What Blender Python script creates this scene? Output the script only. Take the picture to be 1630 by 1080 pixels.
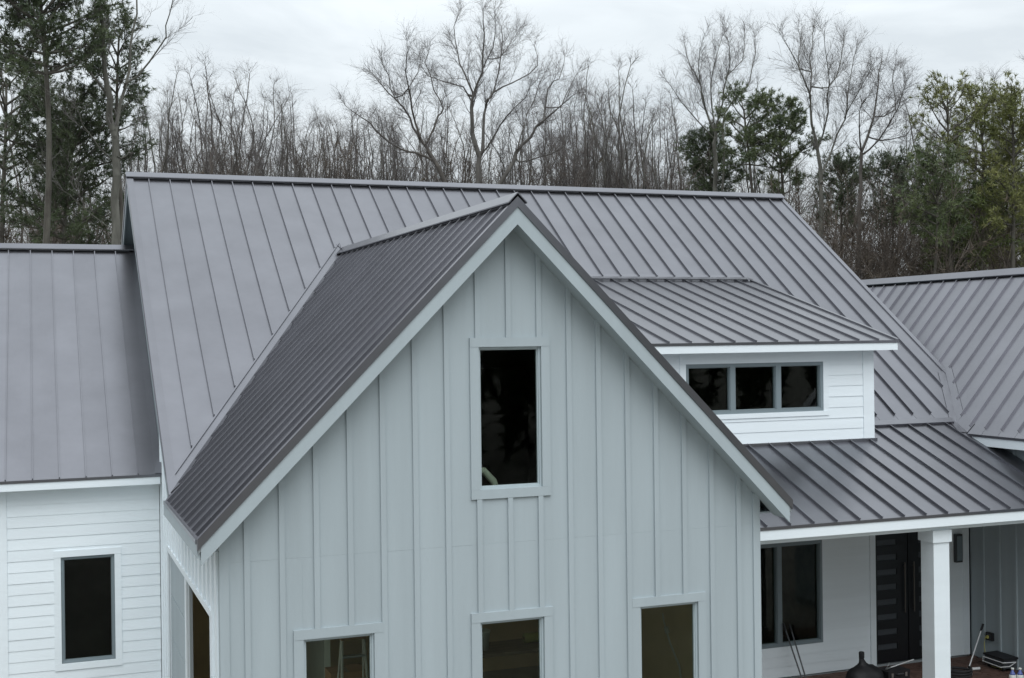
import bpy, math, random
import numpy as np
from mathutils import Vector, Matrix

# ------------------------------------------------------------------ scene, camera, light
for o in list(bpy.data.objects):
    bpy.data.objects.remove(o, do_unlink=True)
S = bpy.context.scene
COL = S.collection
DZ = 0.5                                   # ground is z = 0
CX, CY, CZ = -5.514, -14.622, 5.6 + DZ
YAW, PITCH, ROLL, FPX = 0.3634, -0.0007, -0.0124, 1999.1      # focal length in pixels of the 1630 px photo

_cy, _sy, _cp, _sp, _cr, _sr = (math.cos(YAW), math.sin(YAW), math.cos(PITCH), math.sin(PITCH), math.cos(ROLL), math.sin(ROLL))
fw0 = Vector((_sy, _cy, 0)); rt0 = Vector((_cy, -_sy, 0)); up0 = Vector((0, 0, 1))
FWD = fw0 * _cp + up0 * _sp
UP1 = -fw0 * _sp + up0 * _cp
RGT = rt0 * _cr + UP1 * _sr
UPV = -rt0 * _sr + UP1 * _cr
CAM = Vector((CX, CY, CZ))
cd = bpy.data.cameras.new('camera'); cam = bpy.data.objects.new('camera', cd); COL.objects.link(cam)
cd.sensor_width = 36; cd.lens = 36 * FPX / 1630; cd.clip_start = 0.1; cd.clip_end = 3000
cam.matrix_world = Matrix(((RGT.x, UPV.x, -FWD.x, CX), (RGT.y, UPV.y, -FWD.y, CY), (RGT.z, UPV.z, -FWD.z, CZ), (0, 0, 0, 1)))
S.camera = cam

def px(u, v, D):
    """point seen at photo pixel (u, v), D metres ahead of the camera"""
    return CAM + (FWD + RGT * ((u - 815) / FPX) + UPV * ((540 - v) / FPX)) * D
def px_plane(u, v, axis, val):
    r = FWD + RGT * ((u - 815) / FPX) + UPV * ((540 - v) / FPX)
    return CAM + r * ((val - CAM[axis]) / r[axis])

SUN_EL, SUN_AZ = math.radians(54), math.radians(183)      # azimuth clockwise from +y
w = bpy.data.worlds.new('World'); S.world = w; w.use_nodes = True
nt = w.node_tree; nt.nodes.clear()
def N(t, typ, **kw):
    n = t.nodes.new(typ)
    for k, v in kw.items():
        if k.startswith('_'): setattr(n, k[1:], v)
        else: n.inputs[k.replace('__', ' ')].default_value = v
    return n
out = N(nt, 'ShaderNodeOutputWorld'); bg = N(nt, 'ShaderNodeBackground')
sky = N(nt, 'ShaderNodeTexSky'); sky.sky_type = 'NISHITA'; sky.sun_disc = False
sky.sun_elevation = SUN_EL; sky.sun_rotation = SUN_AZ
skys = N(nt, 'ShaderNodeVectorMath', _operation='SCALE'); skys.inputs['Scale'].default_value = 0.10
tc = N(nt, 'ShaderNodeTexCoord')
mp = N(nt, 'ShaderNodeMapping'); mp.inputs['Scale'].default_value = (1.6, 1.6, 6.0)
nz = N(nt, 'ShaderNodeTexNoise'); nz.inputs['Scale'].default_value = 2.6; nz.inputs['Detail'].default_value = 6; nz.inputs['Roughness'].default_value = 0.55; nz.inputs['Distortion'].default_value = 0.5
cr = N(nt, 'ShaderNodeValToRGB')
cr.color_ramp.elements[0].position = 0.36; cr.color_ramp.elements[0].color = (0.600, 0.650, 0.685, 1)
cr.color_ramp.elements[1].position = 0.62; cr.color_ramp.elements[1].color = (0.745, 0.795, 0.825, 1)
sep = N(nt, 'ShaderNodeSeparateXYZ')
mr = N(nt, 'ShaderNodeMapRange'); mr.inputs['From Min'].default_value = 0.0; mr.inputs['From Max'].default_value = 1.0
mr.inputs['To Min'].default_value = 1.0; mr.inputs['To Max'].default_value = 2.0       # an overcast sky is brighter overhead
gm = N(nt, 'ShaderNodeVectorMath', _operation='SCALE')
mx = N(nt, 'ShaderNodeMix', _data_type='RGBA'); mx.inputs[0].default_value = 0.93
L = nt.links.new
L(tc.outputs['Generated'], mp.inputs['Vector']); L(mp.outputs[0], nz.inputs['Vector']); L(nz.outputs['Fac'], cr.inputs[0])
L(tc.outputs['Generated'], sep.inputs[0]); L(sep.outputs['Z'], mr.inputs['Value'])
L(cr.outputs[0], gm.inputs[0]); L(mr.outputs[0], gm.inputs['Scale'])
L(sky.outputs[0], skys.inputs[0]); L(skys.outputs[0], mx.inputs[6]); L(gm.outputs[0], mx.inputs[7])
L(mx.outputs[2], bg.inputs['Color']); L(bg.outputs[0], out.inputs[0])
bg.inputs['Strength'].default_value = 1.0

sl = bpy.data.lights.new('sun', 'SUN'); sl.energy = 1.6; sl.angle = math.radians(50); sl.color = (0.97, 0.99, 1.0)
so = bpy.data.objects.new('sun', sl); COL.objects.link(so); so.location = (0, -20, 40)
sd = Vector((math.sin(SUN_AZ) * math.cos(SUN_EL), math.cos(SUN_AZ) * math.cos(SUN_EL), math.sin(SUN_EL)))
so.rotation_euler = sd.to_track_quat('Z', 'Y').to_euler()
S.view_settings.view_transform = 'Standard'; S.view_settings.look = 'None'; S.view_settings.gamma = 1
S.view_settings.exposure = 0.10; S.view_settings.use_curve_mapping = False
S.render.engine = 'CYCLES'

# ------------------------------------------------------------------ materials
M = {}
def mat(name, col, rough=0.6, metal=0.0, spec=0.5, var=0.0, vscale=3.0, bump=0.0, bscale=40.0, col2=None, rnd=0.0, stretch=(1, 1, 1), sub=None, detail=4):
    m = bpy.data.materials.new(name); m.use_nodes = True; t = m.node_tree; b = t.nodes['Principled BSDF']
    b.inputs['Base Color'].default_value = (*col, 1); b.inputs['Roughness'].default_value = rough; b.inputs['Metallic'].default_value = metal
    b.inputs['Specular IOR Level'].default_value = spec
    l = t.links.new; g = N(t, 'ShaderNodeTexCoord')
    mpn = N(t, 'ShaderNodeMapping'); mpn.inputs['Scale'].default_value = stretch; l(g.outputs['Object'], mpn.inputs[0])
    last = None
    if var > 0 or col2:
        n = N(t, 'ShaderNodeTexNoise'); n.inputs['Scale'].default_value = vscale; n.inputs['Detail'].default_value = detail; n.inputs['Roughness'].default_value = 0.6
        l(mpn.outputs[0], n.inputs['Vector'])
        r = N(t, 'ShaderNodeValToRGB'); e = r.color_ramp.elements
        e[0].position = 0.32; e[1].position = 0.68
        c2 = col2 if col2 else tuple(c * (1 + var) for c in col)
        c1 = col if col2 else tuple(c * (1 - var) for c in col)
        e[0].color = (*c1, 1); e[1].color = (*c2, 1)
        l(n.outputs['Fac'], r.inputs[0]); last = r.outputs[0]
    if rnd > 0:
        oi = N(t, 'ShaderNodeObjectInfo'); q = N(t, 'ShaderNodeMapRange')
        q.inputs['To Min'].default_value = 1 - rnd; q.inputs['To Max'].default_value = 1 + rnd
        l(oi.outputs['Random'], q.inputs['Value'])
        h = N(t, 'ShaderNodeVectorMath', _operation='SCALE')
        if last: l(last, h.inputs[0])
        else: h.inputs[0].default_value = col
        l(q.outputs[0], h.inputs['Scale']); last = h.outputs[0]
    if last: l(last, b.inputs['Base Color'])
    if bump > 0:
        n2 = N(t, 'ShaderNodeTexNoise'); n2.inputs['Scale'].default_value = bscale; n2.inputs['Detail'].default_value = 3
        l(mpn.outputs[0], n2.inputs['Vector'])
        bp = N(t, 'ShaderNodeBump'); bp.inputs['Strength'].default_value = bump; bp.inputs['Distance'].default_value = 0.02
        l(n2.outputs['Fac'], bp.inputs['Height']); l(bp.outputs[0], b.inputs['Normal'])
    M[name] = m; return m

mat('roof_metal', (0.222, 0.223, 0.243), rough=0.31, metal=0.95, var=0.06, vscale=1.3, bump=0.15, bscale=1.6, rnd=0.05)
mat('paint_white', (0.80, 0.862, 0.895), rough=0.55, var=0.025, vscale=1.5, bump=0.05, bscale=60, stretch=(0.25, 0.25, 3), rnd=0.02)
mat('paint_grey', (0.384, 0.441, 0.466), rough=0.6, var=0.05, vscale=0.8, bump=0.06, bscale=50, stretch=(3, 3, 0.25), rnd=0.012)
mat('sheathing', (0.30, 0.33, 0.34), rough=0.8)
mat('frame_grey', (0.20, 0.245, 0.265), rough=0.45)
mat('frame_pale', (0.43, 0.50, 0.525), rough=0.45)
mat('door_black', (0.012, 0.013, 0.015), rough=0.35)
mat('metal_bright', (0.6, 0.6, 0.58), rough=0.3, metal=0.9)
mat('metal_white', (0.75, 0.76, 0.76), rough=0.4)
mat('frosted', (0.062, 0.070, 0.078), rough=0.35)
mat('handle_steel', (0.12, 0.11, 0.10), rough=0.4, metal=0.8)
mat('black', (0.012, 0.012, 0.014), rough=0.6, bump=0.2, bscale=30)
mat('rubber', (0.02, 0.02, 0.022), rough=0.8)
mat('drywall', (0.80, 0.82, 0.70), rough=0.9, var=0.06, vscale=1.2)
mat('framing', (0.14, 0.115, 0.085), rough=0.9, var=0.25, vscale=3)
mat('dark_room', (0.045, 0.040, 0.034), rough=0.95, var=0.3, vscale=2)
mat('tan_room', (0.72, 0.55, 0.32), rough=0.9, var=0.1, vscale=1.0)
mat('concrete', (0.42, 0.40, 0.36), rough=0.9, var=0.12, vscale=2, bump=0.15, bscale=25)
mat('brick', (0.105, 0.060, 0.046), rough=0.85, var=0.35, vscale=6, bump=0.3, bscale=60, detail=8)
mat('ceiling_paint', (0.76, 0.79, 0.80), rough=0.7, var=0.03)
mat('cardboard', (0.33, 0.19, 0.09), rough=0.85, var=0.1)
mat('wood_bench', (0.25, 0.18, 0.11), rough=0.7, var=0.2, stretch=(1, 8, 1))
mat('fibreglass', (0.62, 0.60, 0.52), rough=0.5)
mat('steel_dark', (0.06, 0.065, 0.07), rough=0.5)
mat('cord_yellow', (0.45, 0.42, 0.12), rough=0.6)
mat('bottle_white', (0.72, 0.74, 0.70), rough=0.4)
mat('bottle_blue', (0.12, 0.16, 0.42), rough=0.4)
mat('ground', (0.150, 0.140, 0.122), rough=0.95, col2=(0.28, 0.265, 0.235), vscale=0.35, bump=0.5, bscale=6, detail=10)
mat('bark_grey', (0.068, 0.063, 0.058), rough=0.9, col2=(0.130, 0.122, 0.110), vscale=2.5, bump=0.5, bscale=14, stretch=(3, 3, 0.5))  # this bark, bark_dark and twig are lightened a little as painted distance haze
mat('bark_dark', (0.052, 0.046, 0.041), rough=0.9, col2=(0.098, 0.088, 0.077), vscale=2.5, bump=0.5, bscale=14, stretch=(3, 3, 0.5))
mat('bark_pale', (0.065, 0.063, 0.053), rough=0.9, col2=(0.150, 0.147, 0.125), vscale=1.6, bump=0.5, bscale=14, stretch=(3, 3, 0.5))
mat('bark_pine', (0.050, 0.043, 0.036), rough=0.9, col2=(0.11, 0.105, 0.085), vscale=2, bump=0.6, bscale=10, stretch=(2, 2, 0.6))
mat('twig', (0.115, 0.104, 0.100), rough=0.9, rnd=0.15)
mat('twig_pale', (0.145, 0.135, 0.128), rough=0.9, rnd=0.1)
mat('twig_brown', (0.070, 0.055, 0.045), rough=0.9, col2=(0.105, 0.086, 0.070), vscale=0.4)
mat('needle_dark', (0.040, 0.062, 0.028), rough=0.55, col2=(0.085, 0.108, 0.045), vscale=0.7)
mat('needle_olive', (0.105, 0.125, 0.032), rough=0.55, col2=(0.215, 0.220, 0.072), vscale=0.6)
mat('needle_mid', (0.052, 0.080, 0.030), rough=0.55, col2=(0.115, 0.140, 0.052), vscale=0.7)
mat('needle_green', (0.062, 0.095, 0.022), rough=0.55, col2=(0.120, 0.150, 0.038), vscale=0.6)
mat('leaf_brown', (0.060, 0.048, 0.034), rough=0.8, col2=(0.105, 0.082, 0.055), vscale=0.8)

def glass_mat():
    m = bpy.data.materials.new('window_glass'); m.use_nodes = True; t = m.node_tree; t.nodes.clear(); l = t.links.new
    o = N(t, 'ShaderNodeOutputMaterial'); tr = N(t, 'ShaderNodeBsdfTransparent'); gl = N(t, 'ShaderNodeBsdfGlossy'); fr = N(t, 'ShaderNodeFresnel'); mxs = N(t, 'ShaderNodeMixShader')
    tr.inputs[0].default_value = (0.84, 0.90, 0.86, 1); gl.inputs['Roughness'].default_value = 0.02; fr.inputs['IOR'].default_value = 1.27
    l(fr.outputs[0], mxs.inputs[0]); l(tr.outputs[0], mxs.inputs[1]); l(gl.outputs[0], mxs.inputs[2]); l(mxs.outputs[0], o.inputs[0])
    M['glass'] = m
glass_mat()

# ------------------------------------------------------------------ mesh helpers
def mesh_obj(name, verts, faces, material, parent=None, smooth=False):
    me = bpy.data.meshes.new(name); me.from_pydata([tuple(v) for v in verts], [], faces); me.validate(); me.update()
    if smooth: me.polygons.foreach_set('use_smooth', [True] * len(me.polygons))
    me.materials.append(M[material])
    o = bpy.data.objects.new(name, me); COL.objects.link(o)
    if parent: o.parent = parent
    return o
def tag(o, label=None, cat=None, group=None, kind=None):
    if label: o['label'] = label
    if cat: o['category'] = cat
    if group: o['group'] = group
    if kind: o['kind'] = kind
    return o
def empty(name, loc=(0, 0, 0)):
    o = bpy.data.objects.new(name, None); COL.objects.link(o); o.location = loc; o.empty_display_size = 0.3
    return o
HEX = [(0, 3, 2, 1), (4, 5, 6, 7), (0, 1, 5, 4), (1, 2, 6, 5), (2, 3, 7, 6), (3, 0, 4, 7)]
class MB:
    def __init__(s): s.v = []; s.f = []
    def add(s, v, f):
        k = len(s.v); s.v += [Vector(q) for q in v]; s.f += [tuple(i + k for i in q) for q in f]; return s
    def hexa(s, v8): return s.add(v8, HEX)
    def box(s, x0, x1, y0, y1, z0, z1):
        return s.hexa([(x0, y0, z0), (x1, y0, z0), (x1, y1, z0), (x0, y1, z0), (x0, y0, z1), (x1, y0, z1), (x1, y1, z1), (x0, y1, z1)])
    def prism(s, a, b):
        n = len(a)
        return s.add(list(a) + list(b), [tuple(range(n - 1, -1, -1)), tuple(range(n, 2 * n))] + [(i, (i + 1) % n, n + (i + 1) % n, n + i) for i in range(n)])
    def tube(s, pts, r, n=8, cap=True):
        pts = [Vector(p) for p in pts]; rr = r if isinstance(r, (list, tuple)) else [r] * len(pts)
        k = len(s.v)
        for i, p in enumerate(pts):
            d = (pts[min(i + 1, len(pts) - 1)] - pts[max(i - 1, 0)]).normalized()
            a = d.cross(Vector((0, 0, 1)) if abs(d.z) < 0.9 else Vector((1, 0, 0))).normalized(); b = d.cross(a)
            for j in range(n):
                t = 2 * math.pi * j / n; s.v.append(p + (a * math.cos(t) + b * math.sin(t)) * rr[i])
        for i in range(len(pts) - 1):
            for j in range(n):
                s.f.append((k + i * n + j, k + i * n + (j + 1) % n, k + (i + 1) * n + (j + 1) % n, k + (i + 1) * n + j))
        if cap:
            s.f.append(tuple(k + j for j in range(n - 1, -1, -1))); s.f.append(tuple(k + (len(pts) - 1) * n + j for j in range(n)))
        return s
    def lathe(s, c, prof, n=16):
        c = Vector(c); k = len(s.v)
        for r, z in prof:
            for j in range(n):
                t = 2 * math.pi * j / n; s.v.append(c + Vector((r * math.cos(t), r * math.sin(t), z)))
        for i in range(len(prof) - 1):
            for j in range(n):
                s.f.append((k + i * n + j, k + i * n + (j + 1) % n, k + (i + 1) * n + (j + 1) % n, k + (i + 1) * n + j))
        s.f.append(tuple(k + j for j in range(n - 1, -1, -1))); s.f.append(tuple(k + (len(prof) - 1) * n + j for j in range(n)))
        return s
    def build(s, name, material, parent=None, smooth=False): return mesh_obj(name, s.v, s.f, material, parent, smooth)
def pw(pts):
    xs = [p[0] for p in pts]; ys = [p[1] for p in pts]
    f = lambda u: float(np.interp(u, xs, ys)); f.b = xs
    return f

# ------------------------------------------------------------------ house dimensions (metres)
H, m, E_ = 7.296 + DZ, 1.0152, 3.844          # front gable: ridge height, pitch, half width to the eave
OF = 0.358                                    # front overhang
XW = 3.55                                     # half width of the gable wall
YM, HM, MM, XL, XR = 11.261, 8.903 + DZ, 0.7036, -3.77, 11.283      # main roof ridge, pitch, ends
LRY, LRZ, LEY, LEZ = 12.449, 7.543 + DZ, 6.928, 3.424 + DZ           # left wing ridge, eave
RX, RZ, REX, REZ = 13.026, 6.81 + DZ, 10.30, 3.77 + DZ               # right wing ridge, eave
YT, YE, ZE = 4.197, 1.198, 2.797 + DZ                                # porch roof
DYE, DZE, DYT, DWX = 3.403, 5.486 + DZ, 8.209, 8.51                  # dormer roof
SP = 0.4063                                                          # seam and batten spacing
FL = 0.15                                                            # porch floor
zmain = lambda y: HM - MM * (YM - y)
ZT = zmain(YT); PM = (ZT - ZE) / (YT - YE); MW = (RZ - REZ) / (RX - REX)
YV = YM - (HM - H) / MM                        # where the gable ridge dies into the main roof
ZEV = H - m * E_; YVE = YM - (HM - ZEV) / MM
ML = (LRZ - LEZ) / (LRY - LEY)
DTOP = zmain(DYT); MD = (DTOP - DZE) / (DYT - DYE)
XTR = REX + (ZT - REZ) / MW                    # valley of main roof, porch roof and right wing
ZRR = REZ + MW * (XR - REX); YRR = YM - (HM - ZRR) / MM

house = empty('farmhouse', (0, 0, 0))
tag(house, 'white and pale grey farmhouse with grey standing seam metal roofs and a front gable', 'house')

# ------------------------------------------------------------------ standing seam slopes
class Slope:
    """u runs along the eave, t is the horizontal run towards the ridge; f(t) gives the height"""
    def __init__(s, axis, f, slope_t):
        s.axis, s.f = axis, f
        n = Vector((0, -slope_t, 1)) if axis == 'x' else Vector((-slope_t, 0, 1)); s.n = n.normalized()
    def P(s, u, t, w=0.0, dz=0.0):
        p = Vector((u, t, s.f(t) + dz)) if s.axis == 'x' else Vector((t, u, s.f(t) + dz))
        return p + s.n * w
    def nb(s, mb, u0, u1, t0, t1, w0, w1):
        return mb.hexa([s.P(u0, t0, w0), s.P(u1, t0, w0), s.P(u1, t1, w0), s.P(u0, t1, w0), s.P(u0, t0, w1), s.P(u1, t0, w1), s.P(u1, t1, w1), s.P(u0, t1, w1)])
    def vb(s, mb, u0, u1, t0, t1, d0, d1):
        return mb.hexa([s.P(u0, t0, 0, d0), s.P(u1, t0, 0, d0), s.P(u1, t1, 0, d0), s.P(u0, t1, 0, d0), s.P(u0, t0, 0, d1), s.P(u1, t0, 0, d1), s.P(u1, t1, 0, d1), s.P(u0, t1, 0, d1)])
    def poly(s, a, b, lo, hi, pad=0):
        us = sorted(set([a, b] + [q for q in list(lo.b) + list(hi.b) if a + 1e-4 < q < b - 1e-4]))
        top = [(u, hi(u)) for u in us]; bot = [(u, lo(u)) for u in us]
        pts = top + bot[::-1]
        out = []
        for q in pts:
            if not out or (abs(q[0] - out[-1][0]) + abs(q[1] - out[-1][1])) > 1e-4: out.append(q)
        if abs(out[0][0] - out[-1][0]) + abs(out[0][1] - out[-1][1]) < 1e-4: out.pop()
        return out
    def cover(s, name, label, u0, u1, off, lo, hi, end_gap=0.05, top_gap=0.0, seam_h=0.038, deck=(0.02, 0.15), val_gap=None):
        """deck (the part) with its panels and seams as pieces"""
        e = [u0]; u = u0 + off
        while u < u1 - 0.06: e.append(u); u += SP
        e.append(u1)
        dk = MB()
        pls = []
        for a, b in zip(e[:-1], e[1:]):
            p = s.poly(a, b, lo, hi)
            if len(p) < 3: continue
            area = abs(sum(p[i][0] * p[(i + 1) % len(p)][1] - p[(i + 1) % len(p)][0] * p[i][1] for i in range(len(p)))) / 2
            if area < 0.004: continue
            pls.append(p)
        for p in pls:
            dk.prism([s.P(q[0], q[1], 0, -deck[1]) for q in p], [s.P(q[0], q[1], 0, -deck[0]) for q in p])
        root = dk.build(name, 'sheathing', house)
        if label: root['label'] = label
        for p in pls:
            cu = sum(q[0] for q in p) / len(p); ct = sum(q[1] for q in p) / len(p)
            sh = lambda q: (q[0] + (0.003 if q[0] < cu else -0.003), q[1])
            MB().prism([s.P(*sh(q), -0.014) for q in p], [s.P(*sh(q), 0) for q in p]).build('roof_panel', 'roof_metal', root)
        for a in e[1:-1]:
            l, h = lo(a), hi(a); sg = 1 if h > l else -1
            l += sg * (val_gap[1] if val_gap and a > val_gap[0] else end_gap); h -= sg * top_gap
            if (h - l) * sg < 0.12: continue
            b = MB(); s.nb(b, a - 0.007, a + 0.006, l, h, 0.0, seam_h)
            s.nb(b, a - 0.0085, a + 0.0075, l, h, seam_h - 0.012, seam_h + 0.002)
            b.build('seam', 'roof_metal', root)
        return root
const = lambda v, a=-99, b=99: pw([(a, v), (b, v)])

# main roof, front slope
main = Slope('x', zmain, MM)
valx = lambda y: (zmain(y) - H) / m            # x (negative) of the left valley at depth y
yl = lambda x: YM - (HM - (H - m * abs(x))) / MM
lo = pw([(XL, yl(XL)), (0, YV), (3.31, yl(3.31)), (3.68, YT), (3.69, 8.05), (8.12, 8.05), (8.13, YT), (XTR, YT), (XR, YRR)])
r_main = main.cover('main_roof_slope', 'large front slope of the main roof in grey standing seam metal', XL, XR, 0.404, lo, const(YM), top_gap=0.1, end_gap=0.24)
# left rake of the main roof
b = MB(); main.vb(b, XL - 0.012, XL + 0.11, yl(XL) - 0.05, YM, -0.13, 0.040); b.build('rake_trim', 'roof_metal', r_main)
b = MB(); main.vb(b, XL, XL + 0.03, yl(XL) + 0.02, YM, -0.30, -0.135); b.build('rake_fascia', 'paint_grey', r_main)
b = MB(); main.vb(b, XL + 0.033, -XW - 0.002, yl(XL) + 0.05, YM, -0.29, -0.262); b.build('soffit', 'paint_grey', r_main)
# right rake
b = MB(); main.vb(b, XR - 0.085, XR + 0.012, YRR - 0.12, YM, -0.10, 0.028); b.build('rake_trim', 'roof_metal', r_main)
b = MB(); main.vb(b, XR - 0.03, XR, YRR + 0.1, YM, -0.30, -0.105); b.build('rake_fascia', 'paint_grey', r_main)
# back slope (a plain slab) with its left rake
zback = lambda y: HM - MM * (y - YM)
back = Slope('x', zback, -MM)
b = MB(); back.vb(b, XL, XR, YM, 19.2, -0.15, 0.0); r_back = b.build('back_roof_slope', 'roof_metal', house)
b = MB(); back.vb(b, XL - 0.012, XL - 0.001, YM, 19.2, -0.13, 0.028); b.build('rake_trim', 'roof_metal', r_back)
b = MB(); back.vb(b, XL + 0.001, XL + 0.03, YM, 19.15, -0.36, -0.155); b.build('rake_fascia', 'frame_grey', r_back)  # darker than the front rake fascia; overhang shade is put into the colour
b = MB(); back.vb(b, XL + 0.033, -XW - 0.002, YM, 19.1, -0.29, -0.262); b.build('soffit', 'frame_grey', r_back)  # dark grey takes in the shade below the overhang
def ridge_cap(parent, A, u0, u1, t_r, tw_a, B, tw_b):
    """two folded plates over a ridge, standing off the panels on a closure strip"""
    b = MB(); A.vb(b, u0, u1, t_r - tw_a, t_r, 0.066, 0.082); B.vb(b, u0, u1, t_r, t_r + tw_b, 0.066, 0.082)
    c = b.build('ridge_cap', 'roof_metal', parent)
    b = MB(); A.vb(b, u0, u1, t_r - tw_a * 0.55, t_r - tw_a * 0.45, 0.001, 0.064); b.build('closure_strip', 'roof_metal', parent)
    return c
ridge_cap(r_main, main, XL - 0.02, XR + 0.02, YM, 0.15, back, 0.15)

# front gable slopes
gl_ = Slope('y', lambda x: H + m * x, m); gr_ = Slope('y', lambda x: H - m * x, -m)
loL = pw([(-OF, -E_), (YVE, -E_), (YV, -0.02)]); loR = pw([(-OF, E_), (2.85, E_), (2.86, E_), (YVE + 0.5, 3.60), (YV, 0.02)])
r_gl = gl_.cover('gable_roof_slope', 'left slope of the front gable roof with closely seen seams', -OF, YV, 0.20, pw([(-OF, -E_), (YVE, -E_), (YV, -0.02)]), const(0.0), end_gap=0.02, top_gap=0.1, val_gap=(YVE, 0.17))
r_gr = gr_.cover('gable_roof_slope', 'right slope of the front gable roof', -OF, YV, 0.20, loR, const(0.0), end_gap=0.02, top_gap=0.1)
for sl_, r_, sg in ((gl_, r_gl, -1), (gr_, r_gr, 1)):
    a, c = (-E_ - 0.012, 0.0) if sg < 0 else (0.0, E_ + 0.012)
    b = MB(); sl_.vb(b, -OF - 0.024, -OF + 0.06, a, c, -0.098, 0.03); b.build('rake_trim', 'roof_metal', r_)
    a, c = (-E_ + 0.03, 0.0) if sg < 0 else (0.0, E_ - 0.03)
    b = MB(); sl_.vb(b, -OF - 0.008, -OF + 0.028, a, c, -0.310, -0.099); b.build('rake_fascia', 'paint_grey', r_)
    a, c = (-E_ + 0.04, 0.0) if sg < 0 else (0.0, E_ - 0.04)
    b = MB(); sl_.vb(b, -OF + 0.0285, -0.003, a, c, -0.275, -0.25); b.build('soffit', 'paint_grey', r_)
b = MB(); gl_.vb(b, -OF - 0.03, YV - 0.02, -0.12, 0.0, 0.066, 0.082); gr_.vb(b, -OF - 0.03, YV - 0.02, 0.0, 0.12, 0.066, 0.082)
b.build('ridge_cap', 'roof_metal', r_gl)
b = MB(); gl_.vb(b, -OF + 0.05, YV - 0.1, -0.07, -0.06, 0.001, 0.064); b.build('closure_strip', 'roof_metal', r_gl)
# left eave of the gable
b = MB(); b.box(-E_ - 0.022, -E_ - 0.001, -OF + 0.061, YVE, ZEV - 0.045, ZEV + 0.006); b.build('drip_edge', 'roof_metal', r_gl)
b = MB(); b.box(-E_ - 0.010, -E_ + 0.026, -OF + 0.029, YVE + 0.1, ZEV - 0.20, ZEV - 0.047); b.build('eave_fascia', 'paint_grey', r_gl)
b = MB(); b.box(-E_ + 0.028, -XW - 0.03, 0.0, YVE + 0.1, ZEV - 0.195, ZEV - 0.175); b.build('soffit', 'paint_grey', r_gl)
b = MB(); b.box(E_ - 0.012, E_ + 0.014, -OF - 0.01, 2.6, ZEV - 0.045, ZEV + 0.006); b.build('drip_edge', 'roof_metal', r_gr)
b = MB(); b.box(E_ - 0.026, E_ + 0.002, -OF + 0.03, 2.6, ZEV - 0.20, ZEV - 0.047); b.build('eave_fascia', 'paint_grey', r_gr)
b = MB(); b.box(XW + 0.03, E_ - 0.028, 0.0, 2.6, ZEV - 0.195, ZEV - 0.175); b.build('soffit', 'paint_grey', r_gr)
# valley flashings: a pair of folded strips lying in each valley
def valley(parent, pts, A, B, wA, wB, lift=0.006):
    """strip along a valley polyline; wA, wB give the offset into each roof (vectors in plan)"""
    mb = MB()
    for S_, wv in ((A, wA), (B, wB)):
        rows = []
        for (x, y) in pts:
            t = y if S_.axis == 'x' else x
            uu = x if S_.axis == 'x' else y
            x2, y2 = x + wv[0], y + wv[1]
            t2 = y2 if S_.axis == 'x' else x2; u2 = x2 if S_.axis == 'x' else y2
            rows.append((S_.P(uu, t, lift), S_.P(u2, t2, lift)))
        for i in range(len(rows) - 1):
            a0, a1 = rows[i]; b0, b1 = rows[i + 1]; dn = S_.n * 0.006
            mb.hexa([a0, a1, b1, b0, a0 + dn, a1 + dn, b1 + dn, b0 + dn])
    return mb.build('valley_flashing', 'roof_metal', parent)
valley(r_main, [(-E_ + 0.08, YVE + 0.09), (0, YV)], main, gl_, (-0.02, 0.22), (0.13, -0.06))
valley(r_main, [(3.40, yl(3.40)), (0, YV)], main, gr_, (0.02, 0.22), (-0.13, -0.06))
# folded hem where the main roof panels stop short of the left valley
hem = MB(); nv = Vector((main.n)); pa = main.P(-E_ + 0.10, YVE + 0.09 + 0.235, 0); pb = main.P(0, YV + 0.235, 0)
sd_ = (pb - pa).cross(nv).normalized() * 0.012
hem.hexa([pa - sd_, pa + sd_, pb + sd_, pb - sd_, pa - sd_ + nv * 0.034, pa + sd_ + nv * 0.034, pb + sd_ + nv * 0.034, pb - sd_ + nv * 0.034]); hem.build('valley_hem', 'roof_metal', r_main)
b = MB(); main.nb(b, 3.28, 8.45, DYT - 0.05, DYT + 0.14, 0.004, 0.012); b.build('apron_flashing', 'roof_metal', r_main)

# left wing
left = Slope('x', lambda y: LEZ + ML * (y - LEY), ML); leftb = Slope('x', lambda y: LRZ - ML * (y - LRY), -ML)
r_lw = left.cover('left_wing_roof_slope', 'front slope of the lower left wing roof', -9.6, -XW - 0.004, (-5.974 + 9.6) % SP, const(LEY - 0.01), const(LRY), top_gap=0.1, end_gap=0.0)
b = MB(); leftb.vb(b, -9.6, -XW - 0.004, LRY, 18.0, -0.15, 0.0); r_lb = b.build('back_roof_slope', 'roof_metal', house)
ridge_cap(r_lw, left, -9.62, -XW - 0.03, LRY, 0.14, leftb, 0.14)
def eave(parent, x0, x1, y, z, fh=0.15, fm='paint_white'):
    b = MB(); b.box(x0, x1, y - 0.036, y - 0.011, z - 0.045, z - 0.002); b.build('drip_edge', 'roof_metal', parent)
    b = MB(); b.box(x0 + 0.01, x1 - 0.01, y - 0.022, y + 0.026, z - 0.047 - fh, z - 0.0465); b.build('eave_fascia', fm, parent)
eave(r_lw, -9.6, -XW - 0.035, LEY, LEZ, 0.12)
b = MB(); b.box(-9.55, -XW - 0.035, LEY + 0.028, LEY + 0.288, LEZ - 0.165, LEZ - 0.145); b.build('soffit', 'paint_white', r_lw)
b = MB(); left.nb(b, -XW - 0.12, -XW - 0.004, LEY, LRY, 0.006, 0.012); b.build('step_flashing', 'roof_metal', r_lw)

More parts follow.
